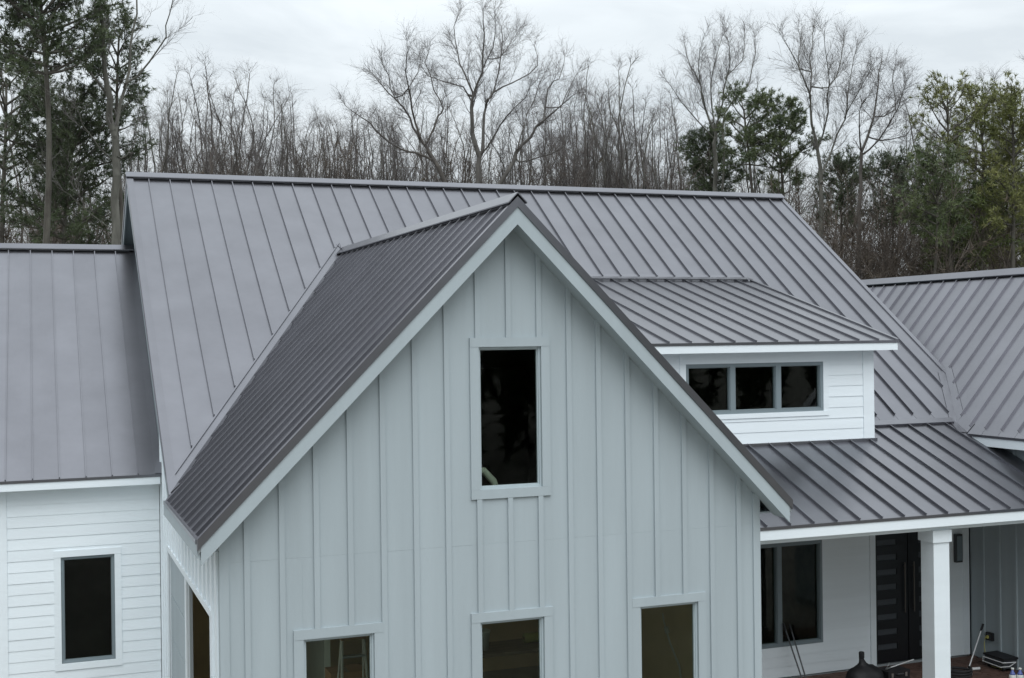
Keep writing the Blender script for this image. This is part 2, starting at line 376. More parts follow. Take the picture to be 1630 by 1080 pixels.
# right wing
right = Slope('y', lambda x: REZ + MW * (x - REX), MW); rightb = Slope('y', lambda x: RZ - MW * (x - RX), -MW)
YB = YE + (REZ - ZE) / PM
xv_main = lambda y: REX + (zmain(y) - REZ) / MW
loW = pw([(-1.8, REX - 0.01), (YB, REX - 0.01), (YT, XTR), (YRR, XR), (YRR + 0.01, 11.08), (14.0, 11.08)])
r_rw = right.cover('right_wing_roof_slope', 'left slope of the right wing roof', -1.8, 14.0, (3.397 + 1.8) % SP, loW, const(RX), top_gap=0.1, end_gap=0.10)
b = MB(); rightb.vb(b, -1.8, 14.0, RX, 2 * RX - REX, -0.15, 0.0); r_rb = b.build('back_roof_slope', 'roof_metal', house)
b = MB(); right.vb(b, -1.82, 14.02, RX - 0.12, RX, 0.066, 0.082); rightb.vb(b, -1.82, 14.02, RX, RX + 0.12, 0.066, 0.082)
b.build('ridge_cap', 'roof_metal', r_rw)
b = MB(); right.vb(b, -1.8, 14, RX - 0.07, RX - 0.06, 0.001, 0.064); b.build('closure_strip', 'roof_metal', r_rw)
b = MB(); b.box(REX - 0.036, REX - 0.0105, -1.8, YB - 0.02, REZ - 0.045, REZ - 0.002); b.build('drip_edge', 'roof_metal', r_rw)
b = MB(); b.box(REX - 0.022, REX + 0.026, -1.78, YB + 0.02, REZ - 0.20, REZ - 0.047); b.build('eave_fascia', 'paint_white', r_rw)
b = MB(); b.box(REX + 0.028, 10.57, -1.78, YB - 0.05, REZ - 0.195, REZ - 0.175); b.build('soffit', 'paint_grey', r_rw)
valley(r_rw, [(XTR, YT), (XR - 0.05, YRR - 0.05)], main, right, (-0.16, 0.0), (0.14, -0.02))

# porch roof
porch = Slope('x', lambda y: ZE + PM * (y - YE), PM)
hiP = pw([(3.56, YT), (10.57, YT)])
r_po = porch.cover('porch_roof_slope', 'low pitched porch roof below the dormer', 3.575, 10.57, (4.437 - 3.575) % SP, const(YE - 0.01), hiP, end_gap=0.0, top_gap=0.05, seam_h=0.037)
eave(r_po, 3.60, 10.56, YE, ZE, 0.145)
valley(r_rw, [(REX + 0.01, YB - 0.0), (XTR, YT)], porch, right, (-0.14, 0.06), (0.14, -0.03))
b = MB(); b.hexa([main.P(8.28, YT - 0.02, 0.012), main.P(XTR - 0.10, YT - 0.02, 0.012), main.P(XTR - 0.04, YT + 0.11, 0.012), main.P(8.28, YT + 0.11, 0.012),
                  main.P(8.28, YT - 0.02, 0.05), main.P(XTR - 0.10, YT - 0.02, 0.05), main.P(XTR - 0.04, YT + 0.11, 0.02), main.P(8.28, YT + 0.11, 0.02)])
b.build('transition_flashing', 'roof_metal', r_po)
b = MB(); b.box(3.6, 10.5, YE + 0.028, YE + 0.16, 3.115, 3.135); b.build('soffit', 'paint_white', r_po)
b = MB(); b.box(3.57, 10.57, YE + 0.16, YE + 0.45, 3.02, 3.20); b.build('beam', 'paint_white', r_po)
b = MB(); b.box(3.57, 10.57, YE + 0.452, 4.085, 3.10, 3.14); b.build('porch_ceiling', 'ceiling_paint', house)

# dormer
dor = Slope('x', lambda y: DZE + MD * (y - DYE), MD)
xg = lambda z: (H - z) / m
r_do = dor.cover('dormer_roof_slope', 'low shed roof of the dormer', 3.26, DWX, (4.860 - 3.26) % SP, const(DYE - 0.01), const(DYT), end_gap=0.0, top_gap=0.06, deck=(0.016, 0.09), seam_h=0.030)
eave(r_do, 3.3, DWX - 0.005, DYE, DZE, 0.125)
b = MB(); dor.vb(b, DWX - 0.05, DWX + 0.012, DYE - 0.02, DYT - 0.1, -0.05, 0.03); b.build('rake_trim', 'roof_metal', r_do)
b = MB(); dor.vb(b, DWX - 0.035, DWX - 0.008, DYE + 0.03, DYT - 0.6, -0.17, -0.052); b.build('rake_fascia', 'paint_white', r_do)
b = MB(); b.box(3.4, DWX - 0.04, DYE + 0.028, 3.695, DZE - 0.125, DZE - 0.105); b.build('soffit', 'paint_white', r_do)
b = MB(); dor.nb(b, 3.262, DWX - 0.03, DYT - 0.16, DYT + 0.02, 0.045, 0.054); b.build('ridge_cap', 'roof_metal', r_do)

# ------------------------------------------------------------------ walls
def free(a0, a1, cuts):
    """parts of [a0, a1] outside the cuts"""
    r = [(a0, a1)]
    for c0, c1 in cuts:
        n = []
        for x0, x1 in r:
            if c1 <= x0 or c0 >= x1: n.append((x0, x1)); continue
            if c0 > x0: n.append((x0, c0))
            if c1 < x1: n.append((c1, x1))
        r = n
    return [q for q in r if q[1] - q[0] > 0.004]
class Wall:
    """F(u, z, w): u along the wall, w outwards"""
    def __init__(s, F): s.F = F
    def cells(s, a, b, zb, top, holes):
        us = sorted(set([a, b] + [q for h in holes for q in h[:2] if a < q < b] + [q for q in top.b if a < q < b]))
        for p, q in zip(us[:-1], us[1:]):
            mid = (p + q) / 2
            cuts = [(h[2], h[3]) for h in holes if h[0] < mid < h[1]]
            zt = top(mid)
            for z0, z1 in free(zb, zt, cuts):
                if abs(z1 - zt) < 1e-6: yield [(p, z0), (q, z0), (q, top(q)), (p, top(p))]
                else: yield [(p, z0), (q, z0), (q, z1), (p, z1)]
    def slab(s, mb, poly, w0, w1): return mb.prism([s.F(u, z, w0) for u, z in poly], [s.F(u, z, w1) for u, z in poly])
    def box(s, mb, u0, u1, z0, z1, w0, w1): return s.slab(mb, [(u0, z0), (u1, z0), (u1, z1), (u0, z1)], w0, w1)
    def sheath(s, name, label, u0, u1, zb, top, holes, th=0.14, material='sheathing'):
        mb = MB()
        for c in s.cells(u0, u1, zb, top, holes): s.slab(mb, c, -th, -0.026)
        o = mb.build(name, material, house)
        if label: o['label'] = label
        return o
    def board_batten(s, root, u0, u1, zb, top, holes, first, skip, material='paint_grey', bw=0.066, joint=None):
        e = [u0]; u = first
        while u < u1 - 0.05:
            if u > u0 + 0.05: e.append(u)
            u += SP
        e.append(u1)
        for a, b in zip(e[:-1], e[1:]):
            jt = [(u0, u1, joint, joint + 0.001)] if joint else []
            for c in s.cells(a + 0.001, b - 0.001, zb, top, holes + jt): s.slab(MB(), c, -0.025, random.Random(len(bpy.data.meshes)).uniform(-0.0012, 0.0012)).build('board', material, root)
        for c in e[1:-1]:
            for cc in s.cells(c - bw / 2, c + bw / 2, zb, top, skip): s.slab(MB(), cc, -0.001, 0.027).build('batten', material, root)
    def clapboard(s, root, u0, u1, zb, zt, holes, expo=0.181, material='paint_white', seed=1):
        z = zb; rng = random.Random(seed)
        while z < zt - 0.01:
            z1 = min(z + expo, zt)
            us = sorted(set([u0, u1] + [q for h in holes for q in h[:2] if u0 < q < u1]))
            runs = []
            for p, q in zip(us[:-1], us[1:]):
                mid = (p + q) / 2
                for a, b in free(z, z1, [(h[2], h[3]) for h in holes if h[0] < mid < h[1]]):
                    if runs and abs(runs[-1][1] - p) < 1e-6 and abs(runs[-1][2] - a) < 1e-6 and abs(runs[-1][3] - b) < 1e-6: runs[-1][1] = q
                    else: runs.append([p, q, a, b])
            dw = rng.uniform(-0.0015, 0.0015)
            for p, q, a, b in runs:
                wa = 0.0145 - 0.010 * (a - z) / expo + dw; wb = 0.0145 - 0.010 * (b - z) / expo + dw
                MB().hexa([s.F(p, a, -0.026), s.F(q, a, -0.026), s.F(q, a, wa), s.F(p, a, wa), s.F(p, b, -0.026), s.F(q, b, -0.026), s.F(q, b, wb), s.F(p, b, wb)]).build('siding_board', material, root)
            z = z1
    def window(s, name, label, u0, u1, z0, z1, casing, cm, fm, frame=0.045, lights=None, head_ext=0.0, depth=0.03, apron=True, fd=0.0):
        """u0..z1 is the opening; casing boards sit round it"""
        c = casing
        fr = MB()
        n = lights or 1; wd = (u1 - u0) / n
        for (a, b, p, q) in ((u0, u1, z0, z0 + frame), (u0, u1, z1 - frame, z1), (u0, u0 + frame, z0 + frame, z1 - frame), (u1 - frame, u1, z0 + frame, z1 - frame)):
            s.box(fr, a + 0.001, b - 0.001, p, q, -0.10, -0.012 + fd)
        for i in range(1, n): s.box(fr, u0 + i * wd - frame * 0.9, u0 + i * wd + frame * 0.9, z0 + frame, z1 - frame, -0.10, -0.0125 + fd)
        root = fr.build(name, fm, house)
        if label: root['label'] = label
        for i in range(n):
            a = u0 + i * wd + (frame if i == 0 else frame * 0.9); b = u0 + (i + 1) * wd - (frame if i == n - 1 else frame * 0.9)
            sh = MB(); k = 0.014
            for (aa, bb, p, q) in ((a, b, z0 + frame, z0 + frame + k), (a, b, z1 - frame - k, z1 - frame), (a, a + k, z0 + frame + k, z1 - frame - k), (b - k, b, z0 + frame + k, z1 - frame - k)):
                s.box(sh, aa + 0.0005, bb - 0.0005, p + 0.0005, q - 0.0005, -0.075, -0.03 + fd)
            sh.build('sash', fm, root)
            mb = MB(); s.box(mb, a + 0.002, b - 0.002, z0 + frame + 0.002, z1 - frame - 0.002, -0.062, -0.056); mb.build('pane', 'glass', root)
        if c:
            d = depth
            for (a, b, p, q, dd) in ((u0 - c - head_ext, u1 + c + head_ext, z1, z1 + c, d + 0.004), (u0 - c, u1 + c, z0 - c, z0, d + 0.002), (u0 - c, u0, z0, z1, d), (u1, u1 + c, z0, z1, d)):
                mb = MB(); s.box(mb, a, b, p + 0.0005, q - 0.0005, -0.002, dd); mb.build('trim_board', cm, root)
        return root

# front gable wall
GW = Wall(lambda u, z, w: Vector((u, -w, z)))
gtop = pw([(-XW, H - m * XW - 0.26), (0, H - 0.26), (XW, H - m * XW - 0.26)])
upw = (-0.405, 0.425, 3.735 + DZ, 5.495 + DZ)
lows = [(-2.615, -1.765, 0.25 + DZ, 2.105 + DZ), (-0.425, 0.425, 0.25 + DZ, 2.105 + DZ), (1.765, 2.615, 0.25 + DZ, 2.105 + DZ)]
gh = [upw] + lows
g_root = GW.sheath('gable_wall', 'pale grey board and batten wall of the front gable', -XW, XW, 0.0, gtop, gh)
c_ = 0.115
skip = [(a - c_ + 0.001, b + c_ - 0.001, p - c_, q + c_) for a, b, p, q in gh]
GW.board_batten(g_root, -XW, XW, 0.02, gtop, gh, -0.0077 - 8 * SP, skip, joint=3.06 + DZ)
for a, b in ((-XW - 0.022, -XW + 0.085), (XW - 0.085, XW + 0.022)):
    mb = MB(); GW.box(mb, a, b, 0.02, H - m * (XW - 0.085 if a < 0 else XW - 0.085) - 0.30, 0.001, 0.024); mb.build('corner_board', 'paint_grey', g_root)
GW.window('window', 'tall narrow dark window high in the gable', *upw, c_, 'paint_grey', 'frame_pale', frame=0.026, depth=0.028)
for q in lows: GW.window('window', None, *q, c_, 'paint_grey', 'frame_pale', frame=0.026, depth=0.028)

# left side wall of the gable, with the garage openings
LW = Wall(lambda u, z, w: Vector((-XW - w, u, z)))
GD = [(0.90, 3.48, 0.05, 2.78), (3.62, 6.05, 0.05, 2.78)]
ltop = pw([(0, ZEV - 0.17), (YVE - 0.3, ZEV - 0.17), (LEY + 0.31, zmain(LEY + 0.31) - 0.30)])
l_root = LW.sheath('garage_side_wall', 'left side wall of the gable with garage openings', 0.03, LEY + 0.31, 0.0, ltop, GD, th=0.07)
lsk = [(0.90 - 0.10, 6.05 + 0.10, -1, 2.78 + 0.09)]
LW.board_batten(l_root, 0.001, LEY + 0.305, 0.02, ltop, GD, 0.27, lsk, material='paint_white')
for (a, b, p, q, d) in ((0.79, 6.16, 2.78, 2.87, 0.026), (0.80, 0.90, 0.02, 2.78, 0.024), (6.05, 6.15, 0.02, 2.78, 0.024), (3.48, 3.62, 0.02, 2.78, 0.024)):
    mb = MB(); LW.box(mb, a, b, p, q, -0.005, d); mb.build('trim_board', 'paint_white', l_root)
mb = MB(); LW.box(mb, 0.001, 0.088, 0.02, ZEV - 0.2, 0.001, 0.024); mb.build('corner_board', 'paint_grey', l_root)
# closed sectional door in the far opening
dr = MB(); LW.box(dr, 3.63, 6.04, 0.06, 2.775, -0.060, -0.036); gd = dr.build('garage_door', 'paint_grey', house)
for i in range(4):
    mb = MB(); LW.box(mb, 3.65, 6.02, 0.08 + i * 0.675, 0.08 + i * 0.675 + 0.655, -0.0365, -0.022); mb.build('door_section', 'paint_grey', gd)
# garage interior
mb = MB(); mb.box(-XW + 0.1, XW - 0.1, 0.15, 8.6, -0.10, 0.05); mb.build('garage_floor', 'concrete', house)
mb = MB(); mb.box(-XW + 0.15, XW - 0.15, 6.9, 7.0, 0.051, 3.399); mb.build('garage_back_wall', 'tan_room', house)
mb = MB(); mb.box(XW - 0.14, XW - 0.02, 0.15, 8.6, 0.0, 3.75); mb.build('garage_right_wall', 'tan_room', house)
mb = MB(); mb.box(-XW + 0.15, XW - 0.15, 0.15, 8.6, 3.40, 3.5); mb.build('garage_ceiling', 'drywall', house)
mb = MB(); mb.box(-1.25, -1.15, 5.2, 6.89, 0.051, 3.399); mb.build('partition_wall', 'drywall', house)
# room behind the upper window
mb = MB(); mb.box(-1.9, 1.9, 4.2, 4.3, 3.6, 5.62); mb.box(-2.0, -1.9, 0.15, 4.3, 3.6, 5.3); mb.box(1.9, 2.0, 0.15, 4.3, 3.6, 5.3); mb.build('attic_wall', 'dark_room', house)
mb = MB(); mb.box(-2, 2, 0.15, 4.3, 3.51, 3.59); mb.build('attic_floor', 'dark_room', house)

# right side wall of the gable above and behind the porch
RWl = Wall(lambda u, z, w: Vector((XW + w, u, z)))
rt = RWl.sheath('gable_side_wall', None, 0.001, 4.1, 0.0, const(ZEV - 0.17), [], th=0.02)
RWl.board_batten(rt, 0.001, 4.08, 0.02, const(ZEV - 0.175), [], 0.3, [])

# left wing wall
YLW = LEY + 0.30
WW = Wall(lambda u, z, w: Vector((u, YLW - w, z)))
lwin = (-5.155, -4.315, 0.36 + DZ, 2.105 + DZ)
w_root = WW.sheath('left_wing_wall', 'white clapboard wall of the left wing', -9.4, -XW - 0.03, 0.0, const(LEZ - 0.15), [lwin])
cl = 0.108
WW.clapboard(w_root, -5.965, -XW - 0.035, 0.05, LEZ - 0.167, [(lwin[0] - cl + 0.002, lwin[1] + cl - 0.002, lwin[2] - cl + 0.002, lwin[3] + cl - 0.002)], seed=3)
WW.clapboard(w_root, -9.4, -6.125, 0.05, LEZ - 0.167, [], seed=4)
mb = MB(); WW.box(mb, -6.124, -5.966, 0.03, LEZ - 0.166, -0.02, 0.027); mb.build('corner_board', 'paint_white', w_root)
WW.window('window', None, *lwin, cl, 'paint_white', 'frame_grey', frame=0.042, depth=0.026)
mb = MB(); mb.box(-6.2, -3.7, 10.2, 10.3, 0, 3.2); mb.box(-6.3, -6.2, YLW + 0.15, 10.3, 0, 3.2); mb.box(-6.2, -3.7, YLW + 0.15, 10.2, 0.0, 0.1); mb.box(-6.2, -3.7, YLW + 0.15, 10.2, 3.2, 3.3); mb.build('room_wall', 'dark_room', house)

# dormer wall
YDW = 3.70
DW = Wall(lambda u, z, w: Vector((u, YDW - w, z)))
dwin = (4.50, 7.17, 4.285 + DZ, 5.13 + DZ)
ZDB = ZE + PM * (YDW - YE) + 0.02
d_root = DW.sheath('dormer_wall', 'white clapboard wall of the dormer', 3.55, 8.20, ZDB, const(DZE - 0.10), [dwin])
DW.clapboard(d_root, 3.55, 7.99, ZDB + 0.012, DZE - 0.127, [(dwin[0] - 0.11, dwin[1] + 0.11, dwin[2] - 0.08, DZE)], expo=0.186, seed=7)
mb = MB(); DW.box(mb, 7.992, 8.215, ZDB + 0.012, DZE - 0.127, -0.002, 0.022); mb.build('corner_board', 'paint_white', d_root)
mb = MB(); mb.prism([(8.06, YDW + 0.03, ZDB), (8.06, DYT - 0.6, zmain(DYT - 0.6)), (8.06, YDW + 0.03, DZE - 0.05)][::1], [(8.205, YDW + 0.03, ZDB), (8.205, DYT - 0.6, zmain(DYT - 0.6)), (8.205, YDW + 0.03, DZE - 0.05)]); mb.build('dormer_side_wall', 'paint_white', house)
mb = MB(); mb.prism([(3.555, YDW + 0.03, ZDB), (3.555, DYT - 0.6, zmain(DYT - 0.6)), (3.555, YDW + 0.03, DZE - 0.05)], [(3.72, YDW + 0.03, ZDB), (3.72, DYT - 0.6, zmain(DYT - 0.6)), (3.72, YDW + 0.03, DZE - 0.05)]); mb.build('dormer_side_wall', 'paint_white', house)
b = MB(); dor.vb(b, 3.248, 3.30, DYE - 0.02, DYT - 0.1, -0.05, 0.03); b.build('rake_trim', 'roof_metal', r_do)
b = MB(); dor.vb(b, 3.262, 3.29, DYE + 0.03, DYT - 0.6, -0.17, -0.052); b.build('rake_fascia', 'paint_white', r_do)
mb = MB(); mb.box(3.6, 8.25, YDW - 0.055, YDW + 0.02, ZDB - 0.055, ZDB + 0.009); mb.build('apron_flashing', 'roof_metal', d_root)
dw_ = DW.window('window', 'band of three square dark panes in the dormer', *dwin, 0, 'paint_white', 'frame_grey', frame=0.055, lights=3, fd=0.02)
for (a, b, p, q, d) in ((dwin[0] - 0.11, dwin[1] + 0.11, dwin[3], DZE - 0.127, 0.024), (dwin[0] - 0.11, dwin[1] + 0.11, dwin[2] - 0.08, dwin[2], 0.030), (dwin[0] - 0.11, dwin[0], dwin[2], dwin[3], 0.022), (dwin[1], dwin[1] + 0.11, dwin[2], dwin[3], 0.022)):
    mb = MB(); DW.box(mb, a, b, p + 0.0005, q - 0.0005, -0.002, d); mb.build('trim_board', 'paint_white', dw_)
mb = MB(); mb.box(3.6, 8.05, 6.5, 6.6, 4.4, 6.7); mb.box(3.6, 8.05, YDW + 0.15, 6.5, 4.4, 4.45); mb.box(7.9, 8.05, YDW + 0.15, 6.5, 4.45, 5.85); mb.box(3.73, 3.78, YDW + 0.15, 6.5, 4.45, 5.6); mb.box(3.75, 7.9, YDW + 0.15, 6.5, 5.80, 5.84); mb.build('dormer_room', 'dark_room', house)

# porch back wall, door and window
YP = 4.10
PW = Wall(lambda u, z, w: Vector((u, YP - w, z)))
pwin = (4.75, 7.38, 0.19 + DZ, 1.985 + DZ)
pdoor = (8.50, 10.02, FL, 2.12 + DZ)
p_root = PW.sheath('porch_wall', 'white clapboard wall behind the porch', XW + 0.03, 10.6, 0.0, const(3.15), [pwin, pdoor])
PW.clapboard(p_root, XW + 0.03, 10.57, FL + 0.01, 3.098, [(pwin[0] - 0.001, pwin[1] + 0.001, pwin[2] - 0.001, pwin[3] + 0.001), (pdoor[0] - 0.12, pdoor[1] + 0.12, 0, pdoor[3] + 0.12)], seed=11)
PW.window('window', 'wide dark porch window partly hidden by the gable', *pwin, 0, 'paint_white', 'frame_grey', frame=0.05, lights=3, fd=0.03)
for (a, b, p, q) in ((pdoor[0] - 0.118, pdoor[0], FL + 0.01, pdoor[3]), (pdoor[1], pdoor[1] + 0.118, FL + 0.01, pdoor[3]), (pdoor[0] - 0.118, pdoor[1] + 0.118, pdoor[3], pdoor[3] + 0.118)):
    mb = MB(); PW.box(mb, a, b, p, q, -0.02, 0.026); mb.build('door_casing', 'paint_white', p_root)
mb = MB(); PW.box(mb, 10.44, 10.572, FL + 0.01, 3.098, 0.0, 0.028); mb.build('corner_board', 'paint_white', p_root)
for k in range(2):
    a = pdoor[0] + 0.02 + k * 0.75; bb = a + 0.73
    mb = MB()
    lz = [(0.40 + i * 0.268, 0.40 + i * 0.268 + 0.105) for i in range(8)]
    zb = FL + 0.02; la, lb = (a + 0.07, a + 0.50) if k == 0 else (bb - 0.50, bb - 0.07)
    PW.box(mb, a, la, zb, pdoor[3] - 0.01, -0.10, -0.055); PW.box(mb, lb, bb, zb, pdoor[3] - 0.01, -0.10, -0.055)
    prev = zb
    for z0, z1 in lz:
        PW.box(mb, la, lb, prev, z0, -0.10, -0.0555); prev = z1
    PW.box(mb, la, lb, prev, pdoor[3] - 0.01, -0.10, -0.0555)
    d = mb.build('front_door', 'door_black', house)
    d['label'] = 'left leaf of the black front door with horizontal glass slots' if k == 0 else 'right leaf of the black front door behind the post'
    for z0, z1 in lz:
        mb = MB(); PW.box(mb, la + 0.001, lb - 0.001, z0 + 0.001, z1 - 0.001, -0.085, -0.075); mb.build('pane', 'frosted', d)
    hx = bb - 0.09 if k == 0 else a + 0.09
    mb = MB(); mb.tube([(hx, YP + 0.01, 1.05), (hx, YP + 0.01, 1.95)], 0.014)
    for zz in (1.12, 1.88): mb.tube([(hx, YP + 0.06, zz), (hx, YP + 0.01, zz)], 0.008)
    mb.build('door_handle', 'handle_steel', d)
mb = MB(); mb.box(3.7, 8.3, 8.2, 8.3, 0.1, 3.2); mb.box(8.3, 8.4, YP + 0.15, 8.3, 0.1, 3.2); mb.box(3.7, 8.3, YP + 0.15, 8.2, 0.08, 0.14); mb.box(3.7, 8.3, YP + 0.15, 8.2, 3.16, 3.2); mb.build('living_room', 'framing', house)
mb = MB(); mb.box(8.41, 10.5, 5.5, 5.6, 0.1, 3.2); mb.box(8.41, 10.5, YP + 0.15, 5.5, 0.08, 0.14); mb.build('entry_hall', 'framing', house)
mb = MB(); PW.box(mb, 10.225, 10.365, 1.385 + DZ, 1.90 + DZ, 0.027, 0.10); wl = mb.build('wall_lamp', 'steel_dark', house)
mb = MB(); PW.box(mb, 10.24, 10.35, 1.42 + DZ, 1.865 + DZ, 0.1005, 0.108); mb.build('lens', 'frame_grey', wl)

# right wing side wall
XWW = 10.60
SWl = Wall(lambda u, z, w: Vector((XWW - w, u, z)))
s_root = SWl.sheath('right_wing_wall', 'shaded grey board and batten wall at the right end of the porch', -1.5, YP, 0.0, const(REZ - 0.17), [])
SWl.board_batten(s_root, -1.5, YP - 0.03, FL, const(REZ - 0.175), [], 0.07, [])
mb = MB(); SWl.box(mb, 3.47, 3.63, 0.03 + DZ, 0.17 + DZ, 0.002, 0.06); ob = mb.build('outlet_box', 'black', house)
mb = MB(); SWl.box(mb, 3.50, 3.60, 0.06 + DZ, 0.15 + DZ, 0.0605, 0.066); mb.build('cover', 'steel_dark', ob)
mb = MB(); mb.box(10.6, 15.6, -1.5, -1.35, 0, 4.0); mb.box(15.45, 15.6, -1.35, 13.8, 0, 4.0); mb.box(10.6, 15.6, 13.8, 13.95, 0, 4.0); mb.build('right_wing_outer_wall', 'paint_grey', house)
mb = MB(); mb.prism([(10.6, -1.5, 4.0), (15.45, -1.5, 4.0), (RX, -1.5, RZ - 0.25)], [(10.6, -1.35, 4.0), (15.45, -1.35, 4.0), (RX, -1.35, RZ - 0.25)]); mb.build('right_wing_gable', 'paint_grey', house)

# hidden shell of the main block
for xx in (-XW + 0.16, 10.92):
    pts = [(xx, 3.6 if xx > 0 else 7.25, 0), (xx, 19.0, 0), (xx, 19.0, zback(19.0) - 0.2), (xx, YM, HM - 0.2), (xx, 3.6 if xx > 0 else 7.25, zmain(3.6 if xx > 0 else 7.25) - 0.2)]
    MB().prism(pts, [(p[0] - 0.16 if xx < 0 else p[0] + 0.13, p[1], p[2]) for p in pts]).build('end_wall', 'frame_grey', house)  # dark grey stands in for the soffit shadow on the left end
mb = MB(); mb.box(-9.4, 15.4, 18.9, 19.0, 0, 3.6); mb.box(-9.4, -9.25, YLW + 0.15, 18.9, 0, LEZ); mb.build('back_wall', 'paint_white', house)

# porch floor, posts
mb = MB(); mb.box(XW + 0.03, 10.58, 1.15, YP - 0.03, 0.0, FL - 0.07); pf = mb.build('porch_floor', 'concrete', house)
mb = MB(); rng = random.Random(5)
y = 1.17; row = 0
while y < YP - 0.14:
    x = 3.62 + (0.105 if row % 2 else 0)
    while x < 10.45:
        dz = rng.uniform(-0.004, 0.004); mb.box(x + 0.005, x + 0.205, y + 0.005, y + 0.097, FL - 0.071, FL + dz); x += 0.21
    y += 0.102; row += 1
o = mb.build('brick_paving', 'brick', pf); o['kind'] = 'stuff'
for x0 in (7.545,):
    mb = MB(); mb.box(x0, x0 + 0.30, 1.35, 1.65, FL, 3.02); po = mb.build('porch_post', 'paint_white', house)
    mb = MB(); mb.box(x0 - 0.03, x0 + 0.33, 1.32, 1.68, 2.83, 3.018); mb.build('capital', 'paint_white', po)
    mb = MB(); mb.box(x0 - 0.03, x0 + 0.33, 1.32, 1.68, FL + 0.002, FL + 0.2); mb.build('plinth', 'paint_white', po)

# ------------------------------------------------------------------ ground
gs = MB(); n_ = 60; R_ = 900.0
import itertools
gv = []; gf = []
def gz(x, y):
    d = math.hypot(x - 3, y - 5); k = min(1, max(0, (d - 22) / 40))
    return k * (0.25 * math.sin(x * 0.09 + 1) + 0.25 * math.sin(y * 0.07 + x * 0.03)) - 0.0
cs = [math.copysign(abs(t) ** 2.2, t) * R_ for t in np.linspace(-1, 1, n_ + 1)]
for j in range(n_ + 1):
    for i in range(n_ + 1): gv.append((cs[i], cs[j], gz(cs[i], cs[j])))
for j in range(n_):
    for i in range(n_): a = j * (n_ + 1) + i; gf.append((a, a + 1, a + n_ + 2, a + n_ + 1))
g = mesh_obj('ground', gv, gf, 'ground', None, True); g['kind'] = 'structure'

# ------------------------------------------------------------------ trees
def nrm(v): return v / (np.linalg.norm(v) + 1e-9)
class Tree:
    """collects tapered twig segments; level 0-1 go to the trunk mesh, the rest to the crown mesh"""
    def __init__(s, seed): s.rng = np.random.default_rng(seed); s.big = []; s.small = []; s.tufts = []
    def seg(s, p, q, r0, r1, lev): (s.big if lev <= 1 else s.small).append((*p, *q, r0, r1))
    def grow(s, p, d, L_, r, lev, cfg):
        rng = s.rng; ml = cfg['levels']
        n = max(2, int(round(L_ / cfg['step'][min(lev, len(cfg['step']) - 1)]))); st = L_ / n
        p = np.array(p, float); d = nrm(np.array(d, float))
        nc = cfg['kids'][min(lev, len(cfg['kids']) - 1)] * L_ if lev < ml else 0
        acc = rng.random()
        for i in range(n):
            t = (i + 1) / n
            d = nrm(d + rng.normal(0, cfg['wob'], 3) + np.array([0, 0, cfg['trop']]) * st)
            q = p + d * st; r1 = max(cfg['rmin'], r * (1 - 0.8 * t)); r0 = max(cfg['rmin'], r * (1 - 0.75 * i / n))
            s.seg(p, q, r0, r1, lev)
            if lev < ml and t > 0.12:
                acc += nc / n
                while acc > 1:
                    acc -= 1; s.kid(p + (q - p) * rng.random(), d, L_, r1, t, lev, cfg)
            p = q
        return p, d
    def kid(s, p, d, L_, r, t, lev, cfg):
        rng = s.rng; ax = nrm(np.cross(d, rng.normal(size=3))); a = math.radians(rng.uniform(*cfg['ang']))
        dd = nrm(d * math.cos(a) + np.cross(ax, d) * math.sin(a) + np.array([0, 0, cfg.get('lift', 0.12)]))
        l = L_ * rng.uniform(*cfg['ratio']) * (1.05 - 0.55 * t)
        l = min(l, cfg.get('lmax', 3.0)); 
        if l < 0.22: l = 0.22
        s.grow(p, dd, l, max(cfg['rmin'], r * rng.uniform(0.32, 0.5)), lev + 1, cfg)
    def limb(s, pts, r0, r1, cfg, bare=0.0, lev=0):
        """a hand-laid limb: smooth polyline, dressed with side branches"""
        pts = [np.array(p, float) for p in pts]; rng = s.rng
        P = []
        for i in range(len(pts) - 1):
            a = pts[max(0, i - 1)]; b = pts[i]; c = pts[i + 1]; d = pts[min(len(pts) - 1, i + 2)]
            n = max(2, int(np.linalg.norm(c - b) / 0.7))
            for k in range(n):
                t = k / n; P.append(0.5 * ((2 * b) + (-a + c) * t + (2 * a - 5 * b + 4 * c - d) * t * t + (-a + 3 * b - 3 * c + d) * t ** 3))
        P.append(pts[-1]); n = len(P) - 1
        P = [q + rng.normal(0, 0.035, 3) if 0 < i < n else q for i, q in enumerate(P)]
        T = sum(np.linalg.norm(P[i + 1] - P[i]) for i in range(n)); acc = rng.random(); run = 0
        for i in range(n):
            ra = r0 + (r1 - r0) * (i / n) ** 0.85; rb = r0 + (r1 - r0) * ((i + 1) / n) ** 0.85
            s.seg(P[i], P[i + 1], ra, rb, lev); sl_ = np.linalg.norm(P[i + 1] - P[i]); run += sl_
            t = run / T
            if t > bare:
                acc += cfg['limb_kids'] * sl_
                while acc > 1:
                    acc -= 1; f = rng.random()
                    s.kid(P[i] * (1 - f) + P[i + 1] * f, nrm(P[i + 1] - P[i]), cfg['limb_len'] * (1.20 - 0.80 * t), rb, 0.3, 1, cfg)
        d = nrm(P[-1] - P[-2])
        for _ in range(3):
            s.kid(P[-1], d, cfg['limb_len'] * 0.42, r1, 0.3, 1, cfg)
